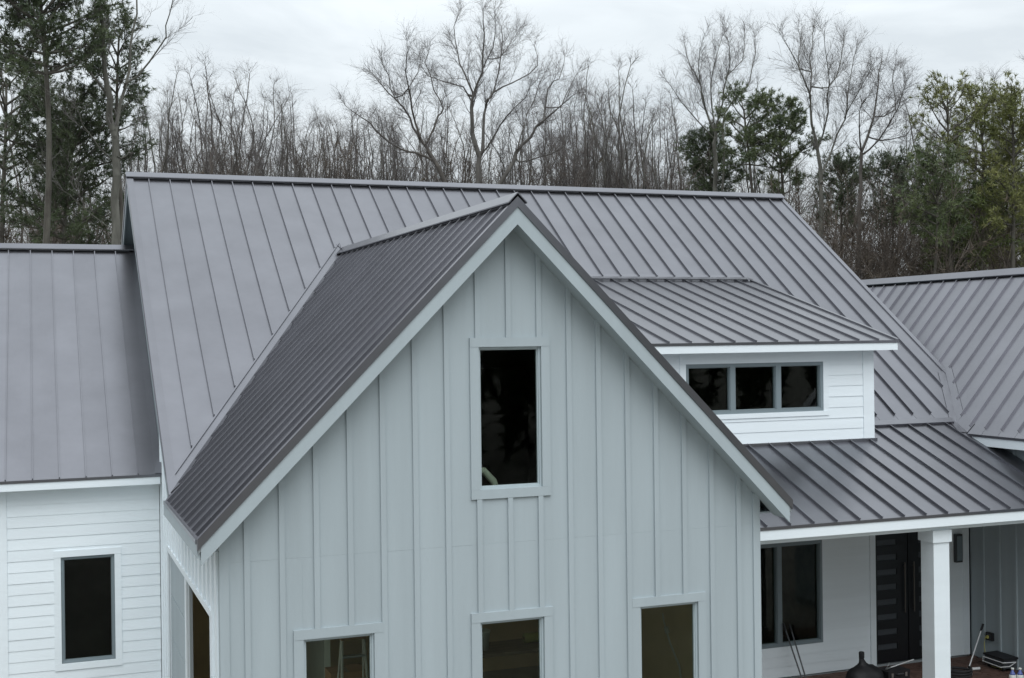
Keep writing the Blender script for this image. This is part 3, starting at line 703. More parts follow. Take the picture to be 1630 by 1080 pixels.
def twigs(T, rate, l0, l1, r0, up=0.22, ang=0.95, orders=2, src=None, taper=0.55):
    """dress every small branch with fine twigs, all at once; returns an (n, 8) array of segments"""
    rng = T.rng; A = np.array(src if src is not None else T.small, float); out = [A]
    cur = A
    for o_ in range(orders):
        ln = np.linalg.norm(cur[:, 3:6] - cur[:, 0:3], axis=1); k = rng.poisson(rate * ln)
        H_ = np.repeat(cur, k, 0); n = len(H_)
        if n == 0: break
        f = rng.random((n, 1)); P = H_[:, 0:3] * (1 - f) + H_[:, 3:6] * f; d = H_[:, 3:6] - H_[:, 0:3]; d /= (np.linalg.norm(d, axis=1, keepdims=True) + 1e-9)
        q = np.cross(d, rng.normal(size=(n, 3))); q /= (np.linalg.norm(q, axis=1, keepdims=True) + 1e-9)
        d1 = d + q * (ang * rng.uniform(.5, 1.3, (n, 1))); d1[:, 2] += up * rng.random(n); d1 /= np.linalg.norm(d1, axis=1, keepdims=True)
        L_ = rng.uniform(l0, l1, (n, 1)) * (taper ** o_); d2 = d1 + rng.normal(0, .36, (n, 3)); d2[:, 2] += up * .6; d2 /= np.linalg.norm(d2, axis=1, keepdims=True)
        m1 = P + d1 * L_ * .5; e1 = m1 + d2 * L_ * .5; r = np.minimum(H_[:, 7:8] * .8, r0) * (0.85 ** o_)
        s1 = np.concatenate([P, m1, r, r * .8], 1); s2 = np.concatenate([m1, e1, r * .8, r * .5], 1)
        cur = np.concatenate([s1, s2], 0); out.append(cur)
    return np.concatenate(out[1:], 0)
def seg_mesh(name, segs, material, sides, origin):
    A = np.array(segs, float); n = len(A)
    p, q = A[:, 0:3] - origin, A[:, 3:6] - origin; r0, r1 = A[:, 6:7], A[:, 7:8]
    d = q - p; d /= (np.linalg.norm(d, axis=1, keepdims=True) + 1e-9)
    ref = np.where(np.abs(d[:, 2:3]) < 0.9, np.array([[0, 0, 1.0]]), np.array([[1.0, 0, 0]]))
    a = np.cross(d, ref); a /= (np.linalg.norm(a, axis=1, keepdims=True) + 1e-9); b = np.cross(d, a)
    if sides == 1:                      # sub-pixel twigs: one narrow blade each, turned at random
        rn = np.random.default_rng(7); th = rn.random((n, 1)) * 6.283; o = a * np.cos(th) + b * np.sin(th)
        V = np.stack([p - o * r0, p + o * r0, q + o * r1, q - o * r1], 1); F = np.arange(4 * n).reshape(-1, 4)
        me = bpy.data.meshes.new(name); me.vertices.add(4 * n); me.vertices.foreach_set('co', V.reshape(-1))
        me.loops.add(F.size); me.loops.foreach_set('vertex_index', F.reshape(-1).astype(np.int32))
        me.polygons.add(n); me.polygons.foreach_set('loop_start', np.arange(n, dtype=np.int32) * 4); me.update(calc_edges=True); me.materials.append(M[material]); return me
    V = np.zeros((n, 2 * sides, 3))
    for j in range(sides):
        t = 2 * math.pi * j / sides; o = a * math.cos(t) + b * math.sin(t)
        V[:, j] = p - d * r0 * 0.3 + o * r0; V[:, sides + j] = q + d * r1 * 0.3 + o * r1
    base = (np.arange(n) * 2 * sides)[:, None]
    F = np.stack([np.concatenate([base + j, base + (j + 1) % sides, base + sides + (j + 1) % sides, base + sides + j], 1) for j in range(sides)], 1).reshape(-1, 4)
    me = bpy.data.meshes.new(name); me.vertices.add(n * 2 * sides); me.vertices.foreach_set('co', V.reshape(-1))
    me.loops.add(F.size); me.loops.foreach_set('vertex_index', F.reshape(-1).astype(np.int32))
    me.polygons.add(len(F)); me.polygons.foreach_set('loop_start', np.arange(len(F), dtype=np.int32) * 4)
    me.polygons.foreach_set('use_smooth', np.ones(len(F), dtype=bool))
    me.update(calc_edges=True); me.materials.append(M[material]); return me
def tri_mesh(name, V, material):
    n = len(V) // 3; me = bpy.data.meshes.new(name); me.vertices.add(3 * n); me.vertices.foreach_set('co', np.asarray(V, float).reshape(-1))
    me.loops.add(3 * n); me.loops.foreach_set('vertex_index', np.arange(3 * n, dtype=np.int32)); me.polygons.add(n)
    me.polygons.foreach_set('loop_start', np.arange(n, dtype=np.int32) * 3); me.update(calc_edges=True); me.materials.append(M[material]); return me
def tuft_tris(rng, tips, n_needles, length, width, origin, spread=1.0, droop=0.0):
    """fans of needles at branchlet tips: tips is a list of (point, direction)"""
    P = np.repeat(np.array([t[0] for t in tips]) - origin, n_needles, 0); D = np.repeat(np.array([t[1] for t in tips]), n_needles, 0)
    N_ = len(P); d = D * 0.75 + rng.normal(0, 0.62 * spread, (N_, 3)); d[:, 2] -= droop; d /= np.linalg.norm(d, axis=1, keepdims=True)
    l = length * rng.uniform(0.6, 1.15, (N_, 1)); s_ = np.cross(d, rng.normal(size=(N_, 3))); s_ /= np.linalg.norm(s_, axis=1, keepdims=True)
    st = P - D * rng.uniform(0, 0.6, (N_, 1)) * length
    return np.stack([st - s_ * width, st + s_ * width, st + d * l], 1).reshape(-1, 3)
def link_tree(name, base, parts, label, cat='tree', group=None):
    e = empty(name, base); tag(e, label, cat, group)
    for pn, me in parts:
        o = bpy.data.objects.new(pn, me); COL.objects.link(o); o.parent = e
        if pn != 'trunk': o['kind'] = 'stuff'
    return e
CFG = dict(levels=3, step=[0.8, 0.55, 0.36, 0.26, 0.22], kids=[1.2, 2.6, 3.4, 3.6], wob=0.10, trop=0.16, rmin=0.006, ang=(24, 52), ratio=(0.42, 0.68), lmax=2.6, limb_kids=3.2, limb_len=3.2, lift=0.16)

def hero(name, label, D, limbs, seed, bark, twig, cfg=None, base_px=None, group='bare trees behind the house'):
    """limbs: list of (pixels, r0, r1, bare fraction, depth drift); pixels lie D metres ahead, drifting away or nearer"""
    c = dict(CFG); c.update(cfg or {}); T = Tree(seed)
    first = px(*limbs[0][0][0], D); base = Vector((first.x, first.y, 0)); base.z = gz(base.x, base.y) - 0.15
    mid = (base + first) / 2 + Vector((0.15, 0, 0))
    T.limb([base, mid, first], limbs[0][1] * 1.1, limbs[0][1] * .7, dict(c, limb_kids=0.06), bare=0.5)
    for pts, r0, r1, bare, drift in limbs:
        n = len(pts); P = [px(u, v, D + drift * (i / max(1, n - 1)) ** 1.3) for i, (u, v) in enumerate(pts)]
        if T.big and pts is not limbs[0][0]:
            A = np.array(T.big)[:, 3:6]; k = int(np.argmin(np.linalg.norm(A - np.array(P[0]), axis=1)))
            if np.linalg.norm(A[k] - np.array(P[0])) > .05: P.insert(0, Vector(A[k]))
        T.limb(P, r0 * .66, r1 * .55, c, bare)
    og = np.array(base)
    return link_tree(name, base, [('trunk', seg_mesh('trunk', T.big, bark, 7, og)), ('branches', seg_mesh('branches', T.small, twig, 3, og)), ('crown', seg_mesh('crown', twigs(T, c.get('trate', 4.6), .28, .95, .0062, orders=3, taper=.62), twig, 1, og))], label, 'tree', group)

hero('bare_tree', 'tall forked bare tree with a rounded crown, highest in the treeline behind the gable peak', 62, [
    ([(759, 330), (760, 287), (763, 250)], .26, .21, 1, 0),
    ([(763, 250), (752, 212), (751, 172), (754, 149), (767, 115), (770, 57), (769, 17)], .20, .03, .3, -1.5),
    ([(764, 250), (768, 224), (771, 184), (777, 161), (787, 143), (798, 86), (798, 43)], .15, .03, .3, 2.0),
    ([(752, 165), (738, 141), (712, 132), (683, 120), (668, 100)], .08, .02, .3, -2),
    ([(754, 150), (738, 115), (729, 86), (724, 43), (731, 17)], .10, .02, .2, 2),
    ([(777, 158), (798, 138), (827, 126), (856, 106), (850, 72)], .09, .02, .25, 1),
    ([(766, 247), (787, 215), (807, 184), (835, 155), (856, 126)], .10, .02, .2, -3),
    ([(768, 110), (785, 75), (790, 40), (786, 15)], .06, .02, .1, -2),
    ([(796, 90), (815, 65), (828, 45)], .05, .02, .1, 2)], 11, 'bark_grey', 'twig')
hero('bare_tree', 'leaning bare tree with a long low limb, left of the tall forked tree', 55, [
    ([(712, 330), (705, 287), (689, 252), (681, 238)], .19, .15, 1, 0),
    ([(681, 238), (666, 215), (652, 189), (629, 158), (609, 138), (594, 118)], .11, .02, .25, 2),
    ([(669, 218), (655, 172), (650, 138), (646, 95), (648, 66)], .10, .02, .25, -2),
    ([(689, 255), (663, 244), (638, 238), (606, 218), (589, 195), (566, 181), (549, 168)], .11, .02, .25, -1),
    ([(681, 224), (701, 186), (705, 172), (692, 143), (678, 100), (682, 85)], .09, .02, .2, 2),
    ([(650, 140), (668, 115), (668, 88)], .05, .02, .1, 1),
    ([(629, 158), (618, 120), (607, 98)], .05, .02, .1, -1)], 12, 'bark_dark', 'twig')
hero('bare_tree', 'bare tree leaning right with an open crown, right of the tall forked tree', 58, [
    ([(790, 330), (795, 293), (815, 264), (821, 244)], .19, .16, 1, 0),
    ([(821, 244), (844, 218), (870, 187), (893, 169), (916, 149)], .13, .02, .3, -2),
    ([(827, 258), (856, 250), (879, 244), (905, 225)], .08, .02, .2, -3),
    ([(864, 195), (873, 143), (890, 123), (899, 90)], .08, .02, .2, 2),
    ([(823, 244), (832, 200), (850, 160), (868, 115)], .08, .02, .3, 2),
    ([(893, 168), (908, 135), (918, 118)], .05, .02, .1, 1)], 13, 'bark_grey', 'twig')
hero('bare_tree', 'tall bare tree with an upswept vase crown behind the right half of the ridge', 63, [
    ([(1140, 360), (1139, 298), (1138, 231), (1139, 212)], .20, .15, 1, 0),
    ([(1139, 212), (1120, 164), (1115, 137), (1099, 105), (1090, 72)], .10, .02, .25, 2),
    ([(1136, 222), (1109, 191), (1083, 159), (1062, 130)], .08, .02, .25, -2),
    ([(1139, 208), (1152, 164), (1155, 124), (1164, 84), (1153, 52)], .10, .02, .3, -1),
    ([(1150, 320), (1152, 239), (1154, 180), (1174, 153), (1193, 129), (1203, 84), (1202, 58)], .12, .02, .5, 2.5),
    ([(1137, 195), (1131, 137), (1142, 84), (1150, 57)], .08, .02, .2, 2),
    ([(1122, 164), (1112, 110), (1118, 66)], .06, .02, .1, -2),
    ([(1155, 124), (1180, 95), (1186, 55)], .06, .02, .1, 1)], 14, 'bark_pale', 'twig', dict(ang=(14, 38), trop=.22))
hero('bare_tree', 'tallest bare tree on the right, pale trunk and wide fan of thin branches', 57, [
    ([(1306, 450), (1306, 378), (1306, 299), (1302, 243)], .20, .15, 1, 0),
    ([(1302, 243), (1292, 199), (1288, 151), (1268, 100), (1246, 62)], .12, .02, .25, -2),
    ([(1289, 155), (1291, 92), (1296, 44)], .08, .02, .2, 2),
    ([(1306, 290), (1312, 272), (1335, 211), (1351, 171), (1355, 119), (1367, 70)], .11, .02, .35, 2),
    ([(1303, 240), (1316, 179), (1320, 131), (1312, 55)], .09, .02, .3, -2.5),
    ([(1320, 140), (1338, 100), (1343, 65)], .06, .02, .1, 2),
    ([(1272, 108), (1275, 70), (1270, 45)], .05, .02, .1, 1),
    ([(1351, 171), (1375, 130), (1388, 105)], .05, .02, .1, -2)], 15, 'bark_pale', 'twig_pale', dict(ang=(16, 42), trop=.2))
hero('bare_tree', 'bare tree with dark crooked stem and twiggy round crown, right of the tallest right-hand tree', 55, [
    ([(1366, 450), (1367, 338), (1369, 275), (1371, 243)], .17, .13, 1, 0),
    ([(1371, 243), (1391, 187), (1399, 119), (1403, 92)], .10, .02, .3, 2),
    ([(1374, 245), (1399, 223), (1427, 171), (1441, 135)], .09, .02, .2, -2),
    ([(1399, 223), (1440, 215), (1461, 178)], .06, .02, .1, 1),
    ([(1371, 243), (1366, 200), (1375, 160)], .07, .02, .2, -2),
    ([(1425, 175), (1420, 130), (1425, 105)], .05, .02, .1, 2)], 16, 'bark_dark', 'twig')
hero('bare_tree', 'large pale-barked bare tree with upright stems beside the left end of the ridge', 43, [
    ([(186, 470), (185, 389), (185, 252), (180, 207)], .26, .20, 1, 0),
    ([(180, 207), (174, 159), (167, 111), (163, 37), (159, 0), (155, -90)], .20, .05, .4, -1),
    ([(184, 215), (186, 185), (200, 141), (207, 74), (218, 22), (222, -70)], .14, .03, .4, 1.5),
    ([(202, 135), (237, 100), (259, 59), (270, 22), (272, -30)], .07, .02, .2, -1),
    ([(172, 150), (141, 111), (133, 56), (120, -20)], .10, .02, .3, -2),
    ([(163, 60), (150, 10), (146, -60)], .07, .02, .1, 1),
    ([(181, 255), (160, 235), (135, 200), (120, 170)], .06, .02, .2, -2),
    ([(187, 255), (200, 250), (214, 225), (222, 200)], .05, .015, .2, 1),
    ([(186, 370), (150, 345), (110, 310), (85, 285)], .035, .012, .3, -1.5)], 17, 'bark_pale', 'twig_pale', dict(ang=(16, 42), trop=.2, limb_kids=.9))

# pines
def pine(T, base, top_z, cz0, rad, cfgk):
    rng = T.rng; base = np.array(base, float); hgt = top_z - base[2]
    lean = rng.normal(0, 0.02, 2) + np.array(cfgk.get('lean', (0, 0)))
    ax = lambda z: np.array([base[0] + lean[0] * (z - base[2]) + 0.12 * math.sin(z * 0.5 + base[0]), base[1] + lean[1] * (z - base[2]) + 0.1 * math.sin(z * 0.4), z])
    zs = np.linspace(base[2], top_z - 0.3, 22); r0 = cfgk.get('r', 0.22)
    for a, b in zip(zs[:-1], zs[1:]):
        f = lambda z: r0 * (1 - 0.85 * (z - base[2]) / hgt) + 0.015
        T.seg(ax(a), ax(b), f(a), f(b), 0)
    tips = []; z = cz0; ph = rng.random() * 6
    while z < top_z:
        t = (z - cz0) / (top_z - cz0); prof = cfgk.get('prof', lambda t: math.sin(math.pi * min(1, 0.22 + 0.80 * t)) ** 0.8)(t)
        for _ in range(cfgk.get('whorl', 3)):
            ph += 2.4 + rng.normal(0, 0.3); L_ = rad * prof * rng.uniform(0.6, 1.15) + 0.3
            d = np.array([math.cos(ph), math.sin(ph), rng.uniform(0.05, 0.45) + 0.7 * t]); d = nrm(d); p = ax(z); r = 0.02 + 0.016 * L_
            n = max(3, int(L_ / 0.45)); st = L_ / n
            for i in range(n):
                d = nrm(d + rng.normal(0, 0.13, 3) + np.array([0, 0, 0.05])); q = p + d * st; f = (i + 1) / n
                T.seg(p, q, max(0.012, r * (1 - 0.8 * i / n)), max(0.01, r * (1 - 0.8 * f)), 1)
                if f > cfgk.get('bare', 0.35):
                    for _k in range(cfgk.get('subs', 4)):
                        dd = nrm(d + rng.normal(0, 0.75, 3) + np.array([0, 0, 0.25])); l = rng.uniform(0.3, 0.85) * cfgk.get('sublen', 1); e = q + dd * l
                        T.seg(q, e, 0.012, 0.007, 2)
                        for m_ in range(cfgk.get('tufts', 4)): tips.append((q + dd * l * rng.uniform(0.45, 1.0) + rng.normal(0, 0.10, 3), nrm(dd + rng.normal(0, 0.35, 3))))
                p = q
            tips.append((p, d))
        z += cfgk.get('dz', 0.5) * rng.uniform(0.7, 1.3)
    return tips
def pine_tree(name, label, D, u, v_top, v_crown, rad, seed, needle, cfgk=None, group='evergreens behind the house', mats=('bark_pine', 'twig')):
    T = Tree(seed); a = px(u, v_crown, D); base = Vector((a.x, a.y, 0)); base.z = gz(a.x, a.y) - 0.1
    k = dict(cfgk or {}); tips = pine(T, base, px(u, v_top, D).z, a.z, rad, k); og = np.array(base)
    V = tuft_tris(T.rng, tips, k.get('needles', 14), k.get('nl', 0.22), k.get('nw', 0.013), og, k.get('spread', 1.0), k.get('droop', 0.0))
    parts = [('trunk', seg_mesh('trunk', T.big, mats[0], 5, og)), ('crown', tri_mesh('crown', V, needle))]
    if T.small: parts.append(('branchlets', seg_mesh('branchlets', T.small, mats[1], 3, og)))
    return link_tree(name, base, parts, label, 'tree', group)
full = lambda t: 0.35 + 0.65 * math.sin(math.pi * min(1, 0.15 + 0.85 * t))
pine_tree('pine_tree', 'big dark pine with bare lower trunk at the left edge', 41, 76, -120, 118, 2.15, 31, 'needle_dark', dict(r=.17, prof=lambda t: .80 + .30 * t, bare=.4, subs=6, tufts=4, dz=.33, whorl=4, needles=14))
pine_tree('pine_tree', 'dark rounded evergreen low behind the big left pine', 47, 92, 190, 400, 2.7, 32, 'needle_dark', dict(r=.15, prof=lambda t: .8 + .3 * math.sin(3.1 * t), bare=.2, subs=4, dz=.40, whorl=4))
pine_tree('pine_tree', 'thin dark pine between the big left pine and the pale-barked tree', 46, 186, 45, 210, 1.05, 33, 'needle_dark', dict(r=.13, prof=lambda t: .6 + .5 * abs(math.sin(7 * t)), bare=.4, dz=.55, whorl=3))
pine_tree('pine_tree', 'dark pine cut by the left edge, half hidden', 50, 8, 115, 330, 2.2, 34, 'needle_dark', dict(r=.16, prof=full, bare=.4, dz=.6))
pine_tree('pine_tree', 'round-topped green pine left of the tallest right-hand bare tree', 60, 1204, 165, 262, 1.75, 35, 'needle_mid', dict(r=.16, prof=full, bare=.45, subs=5, dz=.42, whorl=3, sublen=.8))
pine_tree('pine_tree', 'dense dark pine just left of the pale trunk of the tallest right-hand tree', 61, 1254, 185, 310, 1.55, 36, 'needle_mid', dict(r=.16, prof=full, bare=.35, subs=5, dz=.42, whorl=3, sublen=.8))
pine_tree('pine_tree', 'low dark evergreen under the upswept vase-crowned tree', 66, 1122, 228, 320, 1.6, 37, 'needle_dark', dict(r=.15, prof=full, bare=.2, subs=4, dz=.4, whorl=4))
pine_tree('pine_tree', 'olive green pine with open tufted crown near the right edge', 52, 1512, 158, 262, 1.45, 39, 'needle_olive', dict(r=.15, prof=full, bare=.5, subs=4, dz=.42, whorl=3, tufts=2, needles=16))
pine_tree('pine_tree', 'tall olive green pine second from the right edge', 54, 1562, 165, 330, 1.7, 40, 'needle_olive', dict(r=.17, prof=full, bare=.35, subs=4, dz=.46, whorl=3, needles=14))
pine_tree('pine_tree', 'olive green pine cut by the right edge', 51, 1622, 172, 360, 1.6, 41, 'needle_olive', dict(r=.16, prof=full, bare=.3, subs=4, dz=.5, whorl=3, needles=14))
for i, (u, v0, v1, rd, sd_, nm, lb) in enumerate([
        (1478, 268, 380, 1.3, 42, 'needle_mid', 'bushy green evergreen just left of the open tufted pine'),
        (1540, 300, 430, 1.7, 43, 'needle_green', 'bright green young pine under the olive pines'),
        (1505, 355, 450, 1.3, 44, 'needle_green', 'lowest bright green shrub just above the right wing ridge'),
        (1600, 300, 430, 1.6, 45, 'needle_olive', 'dull green young pine low at the right edge'),
        (1430, 268, 360, 1.1, 46, 'needle_dark', 'small dark evergreen between the twiggy tree and the green evergreens'),
        (1345, 262, 360, 1.2, 47, 'needle_dark', 'dark evergreen low behind the tallest right-hand bare tree')]):
    pine_tree('evergreen_shrub', lb, 50 + 2 * i, u, v0, v1, rd, sd_, nm, dict(r=.10, prof=full, bare=.15, subs=4, dz=.42, whorl=3, needles=12))

# slender bare trees of the wood, a few grown kinds copied along the treeline
def proto(seed, hgt, spread, cfg=None):
    c = dict(CFG, levels=3, limb_kids=2.3, limb_len=2.6); c.update(cfg or {}); T = Tree(seed); rng = T.rng
    pts = [np.array([0, 0, 0.0])]
    for i in range(1, 8): pts.append(np.array([rng.normal(0, .22), rng.normal(0, .22), hgt * i / 7.0]))
    T.limb(pts, .15, .015, c, bare=.45)
    for k in range(rng.integers(4, 7)):
        z = hgt * rng.uniform(.38, .66); a = rng.uniform(0, 6.28); i = int(z / hgt * 7); p = pts[i] + (pts[i + 1] - pts[i]) * (z / hgt * 7 - i)
        q = [p]; d = np.array([math.cos(a), math.sin(a), 0])
        L_ = (hgt - z) * rng.uniform(.65, .95)
        for j in range(1, 5): q.append(p + d * spread * (j / 4) ** .7 * rng.uniform(.7, 1.1) + np.array([0, 0, L_ * j / 4]) + rng.normal(0, .12, 3))
        T.limb(q, .06, .012, c, bare=.22)
    z0 = np.zeros(3); return T, z0
protos = []
for k, (sd_, hg, sp_, bk, tw, cf) in enumerate([(51, 20, 2.0, 'bark_grey', 'twig', {}), (52, 20, 1.6, 'bark_pale', 'twig_pale', dict(ang=(14, 36), trop=.22)), (53, 20, 2.8, 'bark_dark', 'twig', {}), (54, 20, 2.3, 'bark_grey', 'twig_brown', dict(ang=(16, 42), trop=.2)), (55, 20, 1.2, 'bark_pale', 'twig_pale', dict(ang=(12, 34), trop=.24, limb_len=2.0))]):
    T, z0 = proto(sd_, hg, sp_, cf); protos.append((seg_mesh('trunk', T.big, bk, 6, z0), seg_mesh('branches', T.small, tw, 3, z0), seg_mesh('crown', twigs(T, 4.4, .30, 1.0, .0064, orders=3, taper=.62), tw, 1, z0)))
rng = random.Random(77)
spots = [(232, 190, 2), (252, 140, 1), (286, 122, 4), (318, 172, 0), (352, 100, 2), (372, 118, 0), (398, 128, 3), (432, 172, 2), (468, 160, 0), (500, 196, 3), (528, 206, 2), (556, 196, 0), (596, 188, 3), (624, 205, 0), (718, 196, 3), (846, 180, 2), (884, 190, 3), (912, 150, 0), (936, 168, 3), (962, 106, 4), (984, 160, 3), (1004, 98, 1), (1024, 140, 2), (1048, 158, 0), (1070, 190, 3), (1086, 150, 2), (1172, 205, 2), (1228, 130, 4), (1274, 215, 3), (1328, 235, 2), (1396, 250, 3), (1424, 205, 2), (1448, 165, 1), (1474, 195, 3), (1496, 190, 4), (1536, 140, 4), (1592, 128, 4), (1618, 112, 1), (24, 150, 2), (60, 130, 0), (108, 120, 4), (136, 165, 3), (150, 190, 2)]
ordinals = ['first', 'second', 'third', 'fourth', 'fifth', 'sixth', 'seventh', 'eighth', 'ninth', 'tenth', 'eleventh', 'twelfth', 'thirteenth', 'fourteenth', 'fifteenth', 'sixteenth', 'seventeenth', 'eighteenth', 'nineteenth', 'twentieth']
for u, v in zip(range(222, 1100, 17), itertools.cycle((196, 172, 208, 186, 160, 204, 178, 214))):
    if all(abs(u - q[0]) > 4 for q in spots) and not 735 < u < 790: spots.append((u + rng.randint(-3, 3), v + rng.randint(-10, 10) + (14 if 440 < u < 560 else 0), rng.choice((0, 1, 2, 2, 3, 4))))
def ordinal(i):
    tens = {20: 'twenty', 30: 'thirty', 40: 'forty', 50: 'fifty', 60: 'sixty', 70: 'seventy', 80: 'eighty', 90: 'ninety'}
    n = i + 1
    if n <= 20: return ordinals[i]
    t, o_ = n // 10 * 10, n % 10
    return tens[t][:-1] + 'ieth' if o_ == 0 else tens[t] + '-' + ordinals[o_ - 1]
for i, (u, v, k) in enumerate(sorted(spots)):
    D = rng.uniform(66, 84); p = px(u, 300, D); b0 = Vector((p.x, p.y, 0)); b0.z = gz(p.x, p.y) - .1
    h = px(u, v, D).z - b0.z; e = empty('slender_tree', b0)
    s_ = h / 20.0; e.scale = (max(.85, s_) * rng.uniform(.95, 1.35), max(.85, s_) * rng.uniform(.95, 1.35), s_); e.rotation_euler = (rng.uniform(-.05, .05), rng.uniform(-.05, .05), rng.uniform(0, 6.28))
    tag(e, ordinal(i) + ' slender bare background tree from the left in the treeline', 'tree', 'slender bare trees of the wood')
    for pn, me in zip(('trunk', 'branches', 'crown'), protos[k]):
        o = bpy.data.objects.new(pn, me); COL.objects.link(o); o.parent = e
        if pn != 'trunk': o['kind'] = 'stuff'

# undergrowth: saplings and brush too dense to count, one mass along the wood
T = Tree(99); rng2 = T.rng
cb = dict(CFG, levels=1, step=[1.0, .6, .4], kids=[1.3, 2.2, 2.0], wob=.17, trop=.10, rmin=.011, ang=(18, 50), ratio=(.3, .6), lmax=2.2)
def brush(u0, u1, vtop, n, d0, d1, hv=.3):
    for _ in range(n):
        u = rng2.uniform(u0, u1); D = rng2.uniform(d0, d1); p = px(u, 300, D); vt = float(np.interp(u, [q[0] for q in vtop], [q[1] for q in vtop]))
        top = px(u, vt, D).z * (1 - hv * rng2.random() ** 1.5); b0 = np.array([p.x, p.y, gz(p.x, p.y) - .05])
        z = max(2.0, top - b0[2])
        T.grow(b0, (rng2.normal(0, .10), rng2.normal(0, .10), 1), z, .014 + .0024 * z, 0, cb)
prof = [(-40, 290), (150, 300), (220, 262), (330, 235), (450, 245), (560, 225), (640, 215), (760, 225), (900, 200), (1000, 195), (1080, 215), (1180, 262), (1290, 245), (1400, 240), (1480, 250), (1560, 240), (1680, 235)]
brush(-60, 1690, prof, 340, 62, 92, .45)
brush(1270, 1690, [(1270, 290), (1690, 280)], 230, 50, 66, .4)
brush(215, 1120, [(215, 255), (540, 230), (800, 210), (1120, 218)], 70, 60, 80, .35)
brush(-60, 205, [(-60, 295), (205, 300)], 90, 50, 62, .35)
uw = empty('undergrowth', (0, 0, 0))
for pn, me in (('stems', seg_mesh('stems', T.big, 'twig_brown', 3, np.zeros(3))), ('twigs', seg_mesh('twigs', twigs(T, 1.9, .5, 1.7, .010, orders=2, src=T.big, taper=.7), 'twig_brown', 1, np.zeros(3)))):
    o = bpy.data.objects.new(pn, me); COL.objects.link(o); o.parent = uw; o['kind'] = 'stuff'
tag(uw, 'dense brown brush and saplings filling the wood behind the house', 'brush', None, 'stuff')
# dry leaf masses clinging to the brush
tips = []
for _ in range(26000):
    a = T.big[rng2.integers(len(T.big))]; q = np.array(a[3:6])
    if rng2.random() < max(0.04, 1 - q[2] / 14.0): tips.append((q, nrm(np.array(a[3:6]) - np.array(a[0:3]))))
V = tuft_tris(rng2, tips, 8, .30, .03, np.zeros(3), 1.8, .1)
o = bpy.data.objects.new('dry_leaves', tri_mesh('dry_leaves', V, 'leaf_brown')); COL.objects.link(o); tag(o, 'dry brown leaves clinging to the brush in the wood', 'leaves', None, 'stuff')
# far wood behind, and the wood across the yard that the windows reflect
T = Tree(123); rng2 = T.rng
brush(-120, 1760, [(q[0], q[1] + 12) for q in prof], 260, 95, 130, .3)
o = bpy.data.objects.new('far_wood', seg_mesh('far_wood', np.concatenate([np.array(T.big), twigs(T, 1.3, .7, 2.2, .016, orders=2, src=T.big, taper=.7)]), 'twig_brown', 1, np.zeros(3))); COL.objects.link(o); tag(o, 'far brown wood closing the view behind the trees', 'wood', None, 'stuff')
T = Tree(124); rng2 = T.rng; tips = []
for _ in range(260):
    a = rng2.uniform(math.radians(150), math.radians(395)); d = rng2.uniform(34, 60)
    p = np.array([4 + d * math.cos(a), -8 + d * math.sin(a), -.1]); h = rng2.uniform(9, 19)
    T.grow(p, (rng2.normal(0, .06), rng2.normal(0, .06), 1), h, .05 + .006 * h, 0, dict(cb, kids=[.9, 1.6, 1.5]))
for a in T.big[::1]: tips.append((np.array(a[3:6]), nrm(np.array(a[3:6]) - np.array(a[0:3]))))
V = tuft_tris(rng2, tips, 8, .85, .20, np.zeros(3), 1.8)
yw = empty('yard_wood', (0, 0, 0)); tag(yw, 'dark mixed wood across the yard in front of the house', 'wood', None, 'stuff')
o = bpy.data.objects.new('stems', seg_mesh('stems', T.big + T.small, 'bark_dark', 3, np.zeros(3))); COL.objects.link(o); o.parent = yw; o['kind'] = 'stuff'
o = bpy.data.objects.new('foliage', tri_mesh('foliage', V, 'needle_dark')); COL.objects.link(o); o.parent = yw; o['kind'] = 'stuff'

# ------------------------------------------------------------------ things on the porch
def at_floor(u, v): return px_plane(u, v, 2, FL + 0.004)
def thing(name, loc, label, cat, group=None): return tag(empty(name, loc), label, cat, group)
def rel(e, pts): return [Vector(p) - Vector(e.location) for p in pts]
# two dark poles leaning on the window
for i, (tu, tv, bu, bv) in enumerate(((1247, 993, 1281, 1094), (1257, 995, 1286, 1091))):
    top = px_plane(tu, tv, 1, YP - 0.06); bot = at_floor(bu, bv)
    e = thing('leaning_pole', bot, ('left' if i == 0 else 'right') + ' one of two thin dark poles leaning on the porch window', 'pole', 'poles leaning on the porch window')
    d = (top - bot)
    MB().tube(rel(e, [bot + d * 0.0, top]), 0.013, 8).build('shaft', 'steel_dark', e)
    MB().tube(rel(e, [top - d * 0.12, top + d * 0.005]), 0.020, 8).build('grip', 'rubber', e)
# black bag with a narrow neck
b0 = at_floor(1376, 1092); e = thing('black_bag', b0, 'lumpy black bag with a narrow upright neck left of the front door', 'bag')
mb = MB(); n = 20; prof = [(.02, .0), (.27, .0), (.33, .06), (.335, .15), (.30, .24), (.23, .30), (.13, .345), (.07, .39), (.05, .44), (.042, .47)]
k0 = len(mb.v); rr = random.Random(3); lump = [rr.uniform(.88, 1.12) for _ in range(n)]
for j_, (r, z) in enumerate(prof):
    for j in range(n):
        t = 2 * math.pi * j / n; q = lump[j] * (1 + .06 * math.sin(3 * t + j_)) if z < .32 else 1
        mb.v.append(Vector((r * q * math.cos(t) - (.05 if z > .3 else 0) * (z - .3) / .15, r * q * .8 * math.sin(t), z + (.03 * math.sin(2 * t + 1) if .1 < z < .34 else 0))))
for i in range(len(prof) - 1):
    for j in range(n): mb.f.append((i * n + j, i * n + (j + 1) % n, (i + 1) * n + (j + 1) % n, (i + 1) * n + j))
mb.f.append(tuple(range(n - 1, -1, -1))); mb.f.append(tuple((len(prof) - 1) * n + j for j in range(n))); mb.build('sack', 'black', e, True)
